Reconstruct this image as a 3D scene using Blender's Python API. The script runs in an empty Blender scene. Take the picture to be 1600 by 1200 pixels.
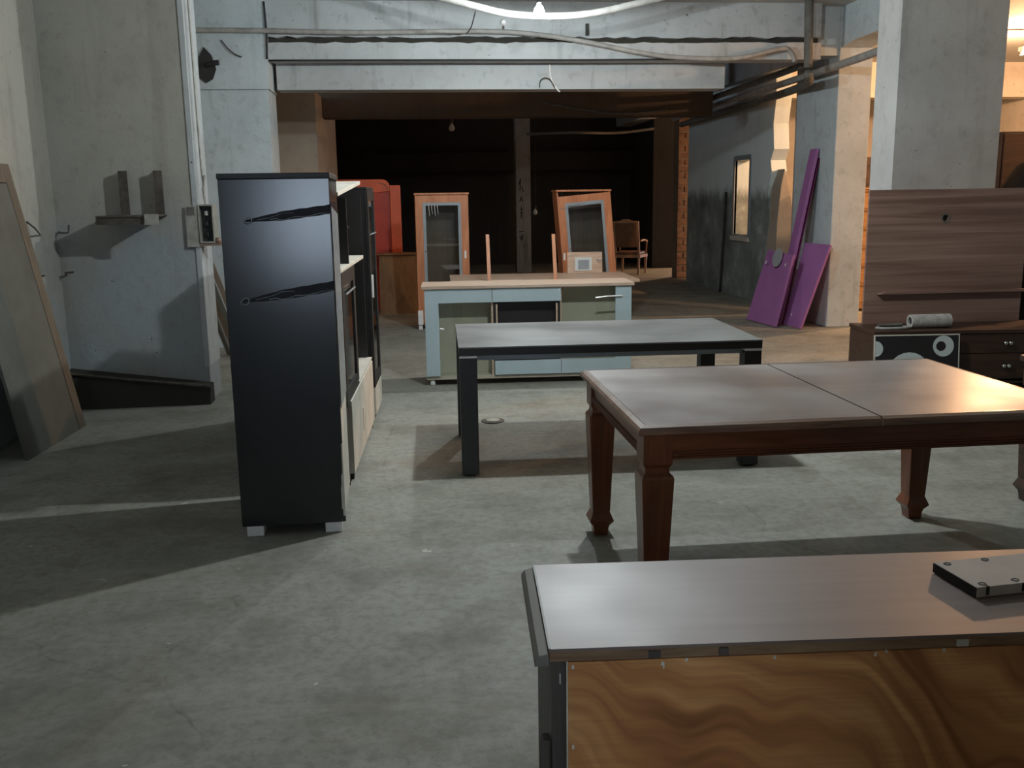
import bpy, bmesh, math, random
from mathutils import Vector, Matrix
random.seed(7)
scene = bpy.context.scene
C = scene.collection
PI = math.pi

# ------------------------------------------------------------------ camera
cam_d = bpy.data.cameras.new('camera')
cam_d.sensor_width = 36.0
cam_d.lens = 1484.0 / 1600.0 * 36.0
cam_d.clip_start = 0.05
cam_d.clip_end = 200
cam = bpy.data.objects.new('camera', cam_d)
C.objects.link(cam)
PITCH, ROLL, YAW = 0.194, 0.015, 0.102
cp, sp, cr, sr, cy, sy = (math.cos(PITCH), math.sin(PITCH), math.cos(ROLL), math.sin(ROLL), math.cos(YAW), math.sin(YAW))
def _yaw(v):
    return Vector((cy * v[0] + sy * v[1], -sy * v[0] + cy * v[1], v[2]))
_r = _yaw((cr, -sr * sp, -sr * cp)); _u = _yaw((sr, cr * sp, cr * cp)); _f = _yaw((0, cp, -sp))
mw = Matrix.Identity(4)
for i in range(3):
    mw[i][0] = _r[i]; mw[i][1] = _u[i]; mw[i][2] = -_f[i]
mw.translation = (0, 0, 1.588)
cam.matrix_world = mw
scene.camera = cam

# ------------------------------------------------------------------ world, exposure, lights
world = bpy.data.worlds.new('world'); scene.world = world
world.use_nodes = True
bg = world.node_tree.nodes['Background']
bg.inputs[0].default_value = (0.68, 0.82, 1.0, 1)      # dusk daylight, only reaches in through openings behind the camera
bg.inputs[1].default_value = 8.0
vs = scene.view_settings
vs.view_transform = 'Standard'; vs.look = 'None'; vs.gamma = 1.0; vs.use_curve_mapping = False
vs.exposure = 0.55
COOL = (0.90, 0.98, 1.0)
WARM = (1.0, 0.54, 0.27)
def point(name, loc, power, col, radius):
    l = bpy.data.lights.new(name, 'POINT'); l.energy = power; l.color = col; l.shadow_soft_size = radius
    o = bpy.data.objects.new(name, l); o.location = loc; C.objects.link(o); return o
BULBS = [(1.14, 5.38, 3.24), (1.165, 8.6, 3.20)]
point('bulb_light', (1.14, 5.38, 3.11), 138, COOL, 0.035)
point('bulb_light', (1.165, 8.6, 3.07), 90, COOL, 0.035)
point('tube_light', (8.1, 12.2, 3.26), 380, WARM, 0.07)
point('tube_light', (8.1, 8.9, 3.26), 280, WARM, 0.07)
point('tube_light', (7.6, 21.05, 2.72), 230, WARM, 0.08)

# ------------------------------------------------------------------ material helpers
def _new(name):
    m = bpy.data.materials.new(name); m.use_nodes = True
    nt = m.node_tree
    return m, nt, nt.nodes['Principled BSDF']
def _n(nt, t, **kw):
    n = nt.nodes.new(t)
    for k, v in kw.items():
        if k in n.inputs: n.inputs[k].default_value = v
        else: setattr(n, k, v)
    return n
def _ramp(nt, stops):
    r = nt.nodes.new('ShaderNodeValToRGB')
    e = r.color_ramp.elements
    while len(e) < len(stops): e.new(0.5)
    for i, (p, c) in enumerate(stops):
        e[i].position = p
        e[i].color = (c, c, c, 1) if isinstance(c, (int, float)) else (c[0], c[1], c[2], 1)
    return r
def _mix(nt, fac, a, b):
    m = nt.nodes.new('ShaderNodeMix'); m.data_type = 'RGBA'
    for sock, v in ((m.inputs[0], fac), (m.inputs[6], a), (m.inputs[7], b)):
        if hasattr(v, 'links') or hasattr(v, 'is_output'): nt.links.new(v, sock)
        elif isinstance(v, (int, float)): sock.default_value = v
        else: sock.default_value = (v[0], v[1], v[2], 1)
    return m.outputs[2]
def _coords(nt, scale=(1, 1, 1), rot=(0, 0, 0)):
    tc = nt.nodes.new('ShaderNodeTexCoord'); mp = nt.nodes.new('ShaderNodeMapping')
    mp.inputs['Scale'].default_value = scale; mp.inputs['Rotation'].default_value = rot
    nt.links.new(tc.outputs['Object'], mp.inputs[0]); return mp.outputs[0]
def _noise(nt, vec, scale, detail=4, rough=0.55, dist=0.0):
    n = _n(nt, 'ShaderNodeTexNoise', Scale=scale, Detail=detail, Roughness=rough, Distortion=dist)
    nt.links.new(vec, n.inputs['Vector']); return n.outputs['Fac']
def _bump(nt, bs, h, strength, dist=0.01):
    b = _n(nt, 'ShaderNodeBump', Strength=strength, Distance=dist)
    nt.links.new(h, b.inputs['Height']); nt.links.new(b.outputs[0], bs.inputs['Normal'])

def plain(name, col, rough=0.5, var=0.12, scale=6.0, metal=0.0, spec=0.5, bump=0.05):
    m, nt, bs = _new(name)
    v = _coords(nt)
    f = _noise(nt, v, scale, 5, 0.6)
    lo = tuple(c * (1 - var) for c in col); hi = tuple(min(1, c * (1 + var)) for c in col)
    r = _ramp(nt, [(0.3, lo), (0.7, hi)]); nt.links.new(f, r.inputs[0])
    nt.links.new(r.outputs[0], bs.inputs['Base Color'])
    bs.inputs['Roughness'].default_value = rough; bs.inputs['Metallic'].default_value = metal
    bs.inputs['Specular IOR Level'].default_value = spec
    if bump: _bump(nt, bs, _noise(nt, v, scale * 8, 3), bump, 0.004)
    return m
def plaster(name, col, dirt=(0.10, 0.095, 0.08), amount=0.5, rough=0.85, drips=0.4, dado=None):
    m, nt, bs = _new(name)
    v = _coords(nt)
    a = _noise(nt, v, 1.3, 6, 0.62)
    b = _noise(nt, v, 9, 5, 0.6)
    vd = _coords(nt, (7, 7, 0.7)); d = _noise(nt, vd, 1.0, 4, 0.55)
    ra = _ramp(nt, [(0.42, 0.0), (0.72, 1.0)]); nt.links.new(a, ra.inputs[0])
    col0 = col
    if dado:      # older bluish distemper left on the lower wall, ragged upper edge
        tc = nt.nodes.new('ShaderNodeTexCoord'); sx = nt.nodes.new('ShaderNodeSeparateXYZ'); nt.links.new(tc.outputs['Object'], sx.inputs[0])
        ad = _n(nt, 'ShaderNodeMath', operation='MULTIPLY_ADD'); nt.links.new(a, ad.inputs[0]); ad.inputs[1].default_value = 1.1; nt.links.new(sx.outputs['Z'], ad.inputs[2])
        mr = _n(nt, 'ShaderNodeMapRange'); mr.inputs['From Min'].default_value = 1.72; mr.inputs['From Max'].default_value = 2.05; nt.links.new(ad.outputs[0], mr.inputs['Value'])
        col0 = _mix(nt, mr.outputs['Result'], dado, col)
    c1 = _mix(nt, ra.outputs[0], col0, tuple(0.72 * c + 0.28 * k for c, k in zip(col, dirt)))
    rb = _ramp(nt, [(0.55, 0.0), (0.78, 1.0)]); nt.links.new(b, rb.inputs[0])
    mul = _n(nt, 'ShaderNodeMath', operation='MULTIPLY'); nt.links.new(rb.outputs[0], mul.inputs[0]); mul.inputs[1].default_value = amount * 0.6
    c2 = _mix(nt, mul.outputs[0], c1, dirt)
    rd = _ramp(nt, [(0.58, 0.0), (0.80, 1.0)]); nt.links.new(d, rd.inputs[0])
    mul2 = _n(nt, 'ShaderNodeMath', operation='MULTIPLY'); nt.links.new(rd.outputs[0], mul2.inputs[0]); mul2.inputs[1].default_value = drips
    c3 = _mix(nt, mul2.outputs[0], c2, dirt)
    sp_ = _noise(nt, v, 26, 2, 0.5); rs = _ramp(nt, [(0.74, 0.0), (0.78, 1.0)]); nt.links.new(sp_, rs.inputs[0])
    c4 = _mix(nt, rs.outputs[0], c3, tuple(x * 0.6 for x in dirt))
    nt.links.new(c4, bs.inputs['Base Color'])
    bs.inputs['Roughness'].default_value = rough
    bs.inputs['Specular IOR Level'].default_value = 0.25
    _bump(nt, bs, b, 0.35, 0.02)
    return m
def wood(name, c1, c2, scale=(1.2, 18, 18), rough=0.4, contrast=(0.35, 0.68), dist=1.2, rot=(0, 0, 0), coat=0.0, bump=0.06, dust=0.0):
    m, nt, bs = _new(name)
    v = _coords(nt, scale, rot)
    f = _noise(nt, v, 1.6, 6, 0.6, dist)
    r = _ramp(nt, [(contrast[0], c1), (contrast[1], c2)]); nt.links.new(f, r.inputs[0])
    col = r.outputs[0]
    v2 = _coords(nt)
    if dust:
        dn = _noise(nt, v2, 2.2, 2, 0.45)
        rd = _ramp(nt, [(0.10, 0.0), (0.90, dust)]); rd.color_ramp.interpolation = 'EASE'; nt.links.new(dn, rd.inputs[0])
        col = _mix(nt, rd.outputs[0], col, (0.42, 0.41, 0.39))
        rr = _ramp(nt, [(0.10, rough), (0.90, min(1, rough + 0.22))]); rr.color_ramp.interpolation = 'EASE'; nt.links.new(dn, rr.inputs[0])
        nt.links.new(rr.outputs[0], bs.inputs['Roughness'])
    else:
        bs.inputs['Roughness'].default_value = rough
    nt.links.new(col, bs.inputs['Base Color'])
    bs.inputs['Coat Weight'].default_value = coat
    bs.inputs['Coat Roughness'].default_value = 0.2
    if bump: _bump(nt, bs, f, bump, 0.003)
    return m
def glass(name, tint=(0.93, 0.96, 0.94), rough=0.03, refl=0.04):
    m = bpy.data.materials.new(name); m.use_nodes = True
    nt = m.node_tree
    for n in list(nt.nodes): nt.nodes.remove(n)
    out = nt.nodes.new('ShaderNodeOutputMaterial')
    tr = nt.nodes.new('ShaderNodeBsdfTransparent'); tr.inputs[0].default_value = (*tint, 1)
    gl = nt.nodes.new('ShaderNodeBsdfGlossy'); gl.inputs['Roughness'].default_value = rough
    fr = nt.nodes.new('ShaderNodeFresnel'); fr.inputs[0].default_value = 1.5
    ad = nt.nodes.new('ShaderNodeMath'); ad.operation = 'ADD'; ad.inputs[1].default_value = refl
    vec = _coords(nt); dn = _noise(nt, vec, 7, 3)
    nt.links.new(fr.outputs[0], ad.inputs[0])
    mx = nt.nodes.new('ShaderNodeMixShader')
    ge = nt.nodes.new('ShaderNodeNewGeometry'); iv = nt.nodes.new('ShaderNodeMath'); iv.operation = 'SUBTRACT'; iv.inputs[0].default_value = 1.0
    nt.links.new(ge.outputs['Backfacing'], iv.inputs[1]); mu = nt.nodes.new('ShaderNodeMath'); mu.operation = 'MULTIPLY'
    nt.links.new(ad.outputs[0], mu.inputs[0]); nt.links.new(iv.outputs[0], mu.inputs[1])
    nt.links.new(mu.outputs[0], mx.inputs[0]); nt.links.new(tr.outputs[0], mx.inputs[1]); nt.links.new(gl.outputs[0], mx.inputs[2])
    nt.links.new(mx.outputs[0], out.inputs[0])
    return m
def emit(name, col, strength):
    m, nt, bs = _new(name)
    bs.inputs['Base Color'].default_value = (0.9, 0.9, 0.9, 1)
    bs.inputs['Emission Color'].default_value = (*col, 1); bs.inputs['Emission Strength'].default_value = strength
    return m

def floor_mat():
    m, nt, bs = _new('concrete_floor')
    v = _coords(nt)
    a = _noise(nt, v, 0.55, 6, 0.6, 0.3); b = _noise(nt, v, 2.4, 7, 0.65); c = _noise(nt, v, 22, 5, 0.7)
    ra = _ramp(nt, [(0.35, (0.245, 0.250, 0.215)), (0.65, (0.305, 0.300, 0.262))]); nt.links.new(a, ra.inputs[0])
    rb = _ramp(nt, [(0.46, 0.0), (0.72, 0.8)]); nt.links.new(b, rb.inputs[0])
    c1 = _mix(nt, rb.outputs[0], ra.outputs[0], (0.14, 0.135, 0.11))
    rc = _ramp(nt, [(0.32, 0.7), (0.56, 0.0)]); nt.links.new(c, rc.inputs[0])
    c2 = _mix(nt, rc.outputs[0], c1, (0.16, 0.155, 0.13))
    # pale worn streaks
    vs_ = _coords(nt, (1.0, 2.6, 1), (0, 0, 0.35)); s = _noise(nt, vs_, 0.9, 6, 0.6, 0.6)
    rs = _ramp(nt, [(0.55, 0.0), (0.78, 0.55)]); nt.links.new(s, rs.inputs[0])
    c3 = _mix(nt, rs.outputs[0], c2, (0.40, 0.39, 0.345))
    # rust-brown stains
    st = _noise(nt, _coords(nt, (1, 1, 1), (0, 0, 1.1)), 0.8, 5, 0.6, 0.8)
    rt = _ramp(nt, [(0.58, 0.0), (0.80, 0.5)]); nt.links.new(st, rt.inputs[0])
    c4 = _mix(nt, rt.outputs[0], c3, (0.21, 0.135, 0.085))
    # paint splashes
    sp_ = _noise(nt, _coords(nt, (1, 1.6, 1), (0, 0, 0.5)), 9, 3, 0.5, 0.4); rp = _ramp(nt, [(0.745, 0.0), (0.765, 0.8)]); nt.links.new(sp_, rp.inputs[0])
    c5 = _mix(nt, rp.outputs[0], c4, (0.60, 0.59, 0.54))
    # hairline cracks
    vo = _n(nt, 'ShaderNodeTexVoronoi', Scale=0.55, feature='DISTANCE_TO_EDGE')
    wv = _n(nt, 'ShaderNodeTexNoise', Scale=2.0, Detail=5)
    nt.links.new(v, wv.inputs['Vector'])
    mxv = nt.nodes.new('ShaderNodeMix'); mxv.data_type = 'VECTOR'; mxv.inputs[0].default_value = 0.25
    nt.links.new(v, mxv.inputs[4]); nt.links.new(wv.outputs['Color'], mxv.inputs[5]); nt.links.new(mxv.outputs[1], vo.inputs['Vector'])
    rk = _ramp(nt, [(0.0, 0.4), (0.003, 0.0)]); nt.links.new(vo.outputs['Distance'], rk.inputs[0])
    msk = _ramp(nt, [(0.45, 0.0), (0.6, 1.0)]); nt.links.new(b, msk.inputs[0])
    mk = _n(nt, 'ShaderNodeMath', operation='MULTIPLY'); nt.links.new(rk.outputs[0], mk.inputs[0]); nt.links.new(msk.outputs[0], mk.inputs[1])
    c6 = _mix(nt, mk.outputs[0], c5, (0.06, 0.055, 0.045))
    nt.links.new(c6, bs.inputs['Base Color'])
    rr = _ramp(nt, [(0.3, 0.55), (0.7, 0.8)]); nt.links.new(b, rr.inputs[0]); nt.links.new(rr.outputs[0], bs.inputs['Roughness'])
    bs.inputs['Specular IOR Level'].default_value = 0.35
    _bump(nt, bs, c, 0.18, 0.01)
    return m
def damp_wall():
    # pale teal distemper above, dark damp bare render below with a ragged edge
    m, nt, bs = _new('damp_teal_wall')
    tc = nt.nodes.new('ShaderNodeTexCoord'); sx = nt.nodes.new('ShaderNodeSeparateXYZ'); nt.links.new(tc.outputs['Object'], sx.inputs[0])
    v = _coords(nt); vd = _coords(nt, (2.6, 2.6, 1.1))
    n1 = _noise(nt, vd, 1.2, 6, 0.7); n2 = _noise(nt, v, 1.6, 7, 0.7)
    ad = _n(nt, 'ShaderNodeMath', operation='MULTIPLY_ADD'); nt.links.new(n1, ad.inputs[0]); ad.inputs[1].default_value = 0.55
    nt.links.new(sx.outputs['Z'], ad.inputs[2])
    rg = _ramp(nt, [(0.0, 1.0), (1.0, 0.0)])
    mr = _n(nt, 'ShaderNodeMapRange'); mr.inputs['From Min'].default_value = 1.80; mr.inputs['From Max'].default_value = 1.98
    nt.links.new(ad.outputs[0], mr.inputs['Value'])
    up = _mix(nt, n1, (0.56, 0.67, 0.68), (0.78, 0.88, 0.89))
    lowr = _ramp(nt, [(0.35, (0.13, 0.155, 0.147)), (0.58, (0.28, 0.315, 0.30)), (0.74, (0.55, 0.62, 0.63))]); nt.links.new(n2, lowr.inputs[0])
    c = _mix(nt, mr.outputs['Result'], lowr.outputs[0], up)
    nt.links.new(c, bs.inputs['Base Color']); bs.inputs['Roughness'].default_value = 0.85
    _bump(nt, bs, n2, 0.5, 0.03)
    return m
def veneer():
    m, nt, bs = _new('figured_back_veneer')
    warp = _noise(nt, _coords(nt, (2.2, 1, 1.2)), 1.0, 2, 0.5)
    tc = nt.nodes.new('ShaderNodeTexCoord'); sx = nt.nodes.new('ShaderNodeSeparateXYZ'); nt.links.new(tc.outputs['Object'], sx.inputs[0])
    # curved feather strokes: x*5 + z*9 warped
    fx = _n(nt, 'ShaderNodeMath', operation='MULTIPLY'); nt.links.new(sx.outputs['X'], fx.inputs[0]); fx.inputs[1].default_value = 7.5
    fz = _n(nt, 'ShaderNodeMath', operation='MULTIPLY_ADD'); nt.links.new(sx.outputs['Z'], fz.inputs[0]); fz.inputs[1].default_value = 15.0; nt.links.new(fx.outputs[0], fz.inputs[2])
    fw_ = _n(nt, 'ShaderNodeMath', operation='MULTIPLY_ADD'); nt.links.new(warp, fw_.inputs[0]); fw_.inputs[1].default_value = 11.0; nt.links.new(fz.outputs[0], fw_.inputs[2])
    cb = nt.nodes.new('ShaderNodeCombineXYZ'); nt.links.new(fw_.outputs[0], cb.inputs[0])
    fin = _n(nt, 'ShaderNodeMath', operation='MULTIPLY'); nt.links.new(sx.outputs['X'], fin.inputs[0]); fin.inputs[1].default_value = 1.6; nt.links.new(fin.outputs[0], cb.inputs[1])
    f = _noise(nt, cb.outputs[0], 0.9, 3, 0.5, 0.2)
    r = _ramp(nt, [(0.34, (0.26, 0.090, 0.028)), (0.48, (0.56, 0.240, 0.082)), (0.62, (0.78, 0.40, 0.155))]); nt.links.new(f, r.inputs[0])
    g = _noise(nt, _coords(nt, (1.2, 1, 70)), 2.0, 4, 0.6)
    rg = _ramp(nt, [(0.35, 0.0), (0.75, 0.4)]); nt.links.new(g, rg.inputs[0])
    c = _mix(nt, rg.outputs[0], r.outputs[0], (0.36, 0.16, 0.055))
    nt.links.new(c, bs.inputs['Base Color']); bs.inputs['Roughness'].default_value = 0.42
    return m

M = {}
M['floor'] = floor_mat()
M['wall_grey'] = plaster('grey_plaster', (0.37, 0.358, 0.315), (0.14, 0.13, 0.10), 0.5, 0.9, 0.35, dado=(0.315, 0.345, 0.352))
M['wall_blue'] = plaster('pale_blue_plaster', (0.49, 0.55, 0.575), (0.11, 0.105, 0.09), 0.6, 0.85, 0.45)
M['wall_pier'] = plaster('pale_pier_plaster', (0.56, 0.555, 0.54), (0.15, 0.13, 0.11), 0.5, 0.85, 0.4)
M['wall_white'] = plaster('whitewash', (0.44, 0.462, 0.468), (0.10, 0.095, 0.08), 0.7, 0.85, 0.55)
M['wall_cream'] = plaster('cream_plaster', (0.62, 0.58, 0.52), (0.16, 0.11, 0.07), 0.3, 0.85, 0.25)
M['wall_tan'] = plaster('tan_plaster', (0.42, 0.37, 0.30), (0.12, 0.09, 0.06), 0.4, 0.9, 0.3)
M['wall_dark'] = plaster('near_black_wall', (0.042, 0.038, 0.033), (0.012, 0.011, 0.010), 0.5, 0.95, 0.4)  # near-black plaster for the back room
M['beam_brown'] = plaster('brown_stained_beam', (0.12, 0.09, 0.065), (0.05, 0.035, 0.025), 0.5, 0.95, 0.4)
M['dirt'] = plaster('dark_dirt', (0.045, 0.042, 0.034), (0.02, 0.018, 0.015), 0.5, 0.95, 0.2)
M['soot_column'] = plaster('sooty_column', (0.30, 0.28, 0.25), (0.03, 0.028, 0.025), 0.6, 0.95, 0.6)
M['ceiling'] = plaster('ceiling_plaster', (0.42, 0.43, 0.42), (0.10, 0.09, 0.08), 0.4, 0.9, 0.0)
M['damp'] = damp_wall()
M['brick'] = plain('fired_brick', (0.17, 0.105, 0.075), 0.9, 0.35, 12, 0, 0.2, 0.4)
M['mortar'] = plain('old_mortar', (0.20, 0.16, 0.12), 0.95, 0.25, 14, 0, 0.2, 0.4)
M['ebony'] = wood('blue_black_laminate', (0.0035, 0.0035, 0.0042), (0.008, 0.008, 0.010), (14, 14, 1.2), 0.19, dist=0.6, bump=0.02)
M['ebony_top'] = wood('grey_black_table_laminate', (0.115, 0.120, 0.120), (0.140, 0.146, 0.143), (0.5, 8, 8), 0.30, dist=0.2, bump=0.0, dust=0.22)  # grey tone and dust also carry the top's pale reflection
M['ebony'].node_tree.nodes['Principled BSDF'].inputs['Specular IOR Level'].default_value = 0.6
M['black'] = plain('black_lacquer', (0.012, 0.011, 0.011), 0.45, 0.2, 5, bump=0.02)
M['raw_white'] = plain('raw_white_board', (0.55, 0.52, 0.45), 0.7, 0.14, 5)
M['white_plastic'] = plain('white_plastic', (0.72, 0.72, 0.70), 0.45, 0.06, 9)
M['mahogany'] = wood('red_mahogany', (0.12, 0.036, 0.016), (0.215, 0.074, 0.034), (14, 14, 1.4), 0.33, coat=0.25)
M['mahogany_h'] = wood('red_mahogany_rail', (0.12, 0.036, 0.016), (0.215, 0.074, 0.034), (1.4, 14, 14), 0.33, coat=0.25)
M['edge_worn'] = wood('worn_mahogany_edge', (0.13, 0.055, 0.03), (0.27, 0.16, 0.10), (1.6, 12, 12), 0.30, coat=0.3, dust=0.3)
M['table_top'] = wood('dusty_mahogany_top', (0.150, 0.112, 0.100), (0.185, 0.142, 0.128), (0.5, 8, 8), 0.27, dist=0.2, dust=0.4, bump=0.0)
M['sb_top'] = wood('plum_brown_veneer_top', (0.180, 0.125, 0.110), (0.225, 0.165, 0.143), (0.6, 8, 8), 0.40, dist=0.3, dust=0.12, bump=0.0)
M['veneer'] = veneer()
M['dusty_edge'] = wood('dusty_moulding', (0.15, 0.135, 0.115), (0.21, 0.19, 0.165), (9, 1.2, 9), 0.55)
M['dark_wood'] = wood('dark_grey_wood', (0.05, 0.042, 0.035), (0.11, 0.09, 0.075), (10, 10, 1.2), 0.5)
M['edge_brown'] = wood('bare_brown_edge', (0.18, 0.10, 0.05), (0.34, 0.21, 0.11), (2, 20, 20), 0.6)
M['walnut'] = wood('walnut_panel', (0.190, 0.105, 0.080), (0.360, 0.225, 0.178), (0.30, 4, 10), 0.5, contrast=(0.34, 0.68), dist=0.5)
M['cab_back'] = wood('dim_brown_back', (0.060, 0.036, 0.026), (0.12, 0.075, 0.055), (9, 9, 0.8), 0.5)
M['walnut_dark'] = wood('dark_walnut', (0.035, 0.017, 0.011), (0.075, 0.036, 0.022), (1.2, 12, 12), 0.45)
M['cherry'] = wood('orange_cherry', (0.38, 0.135, 0.055), (0.54, 0.225, 0.102), (8, 8, 1.0), 0.45)
M['pink_wood'] = wood('pale_beech_top', (0.42, 0.30, 0.22), (0.58, 0.44, 0.34), (1.0, 12, 12), 0.45)
M['blue_grey'] = plain('blue_grey_lacquer', (0.40, 0.49, 0.52), 0.42, 0.07, 3, bump=0.02)
M['frame_grey'] = plain('grey_blue_bead', (0.24, 0.28, 0.31), 0.4, 0.1, 6)
M['khaki'] = plain('khaki_carcass', (0.45, 0.405, 0.325), 0.7, 0.1, 3)
M['ply'] = wood('plywood', (0.20, 0.115, 0.055), (0.32, 0.20, 0.10), (5, 5, 0.8), 0.65)
M['red_paint'] = plain('orange_red_lacquer', (0.62, 0.105, 0.030), 0.45, 0.14, 4)
M['red_deep'] = plain('deep_red_lacquer', (0.42, 0.040, 0.017), 0.45, 0.14, 4)
M['purple'] = plain('purple_lacquer', (0.33, 0.135, 0.34), 0.42, 0.08, 4, bump=0.01)
M['purple_edge'] = plain('dark_purple_edge', (0.12, 0.012, 0.07), 0.45, 0.08, 4)
M['grey_plastic'] = plain('grey_disc', (0.30, 0.31, 0.33), 0.4, 0.08, 6)
M['chip'] = plain('greyed_chipboard', (0.105, 0.105, 0.088), 0.8, 0.22, 3)
M['chip_edge'] = wood('brown_board_stile', (0.105, 0.080, 0.055), (0.15, 0.115, 0.080), (9, 9, 1.2), 0.7)
M['rusty'] = plain('rusty_steel', (0.10, 0.085, 0.07), 0.7, 0.4, 14, 0.4)
M['pale_steel'] = plain('painted_steel', (0.34, 0.33, 0.29), 0.6, 0.25, 12, 0.2)
M['pipe'] = plain('grey_painted_pipe', (0.30, 0.29, 0.27), 0.6, 0.25, 10)
M['pipe_dark'] = plain('grimy_pipe', (0.12, 0.115, 0.10), 0.75, 0.3, 10)
M['cable'] = plain('black_cable', (0.02, 0.02, 0.02), 0.6, 0.2, 10)
M['chrome'] = plain('chrome', (0.75, 0.75, 0.74), 0.22, 0.05, 8, 1.0, bump=0)
M['tape'] = plain('clear_brown_tape', (0.006, 0.006, 0.012), 0.22, 0.25, 24, spec=0.22, bump=0.5)
M['film'] = plain('cloudy_wrap', (0.30, 0.34, 0.36), 0.18, 0.25, 20, spec=0.8, bump=0.3)
M['glass'] = glass('cabinet_glass')
M['glass_dark'] = glass('smoked_glass', (0.55, 0.58, 0.55), 0.05, 0.20)
M['leather'] = plain('brown_leather', (0.16, 0.075, 0.035), 0.45, 0.2, 9)
M['chair_wood'] = wood('chair_beech', (0.30, 0.15, 0.07), (0.45, 0.25, 0.13), (8, 8, 1.2), 0.45)
M['card'] = plain('grey_cardboard', (0.46, 0.40, 0.355), 0.8, 0.08, 10)
M['print'] = plain('black_print', (0.012, 0.011, 0.011), 0.7, 0.1, 10)
M['paper'] = plain('speckled_paper_roll', (0.42, 0.40, 0.37), 0.85, 0.3, 26)
M['white_print'] = plain('pale_print', (0.55, 0.60, 0.60), 0.5, 0.05, 8)
M['sack'] = plain('black_plastic_sack', (0.008, 0.008, 0.008), 0.6, 0.2, 9, spec=0.2, bump=0.4)
M['bulb'] = emit('lit_bulb', COOL, 60)
M['tube'] = emit('lit_tube', (1.0, 0.80, 0.58), 30)
M['holder'] = plain('black_bakelite', (0.02, 0.02, 0.02), 0.5, 0.1, 9)
M['dead_bulb'] = plain('unlit_bulb', (0.5, 0.48, 0.44), 0.15, 0.05, 9)
M['honey'] = wood('honey_pine', (0.36, 0.19, 0.075), (0.52, 0.30, 0.13), (1.2, 12, 12), 0.5)

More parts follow.
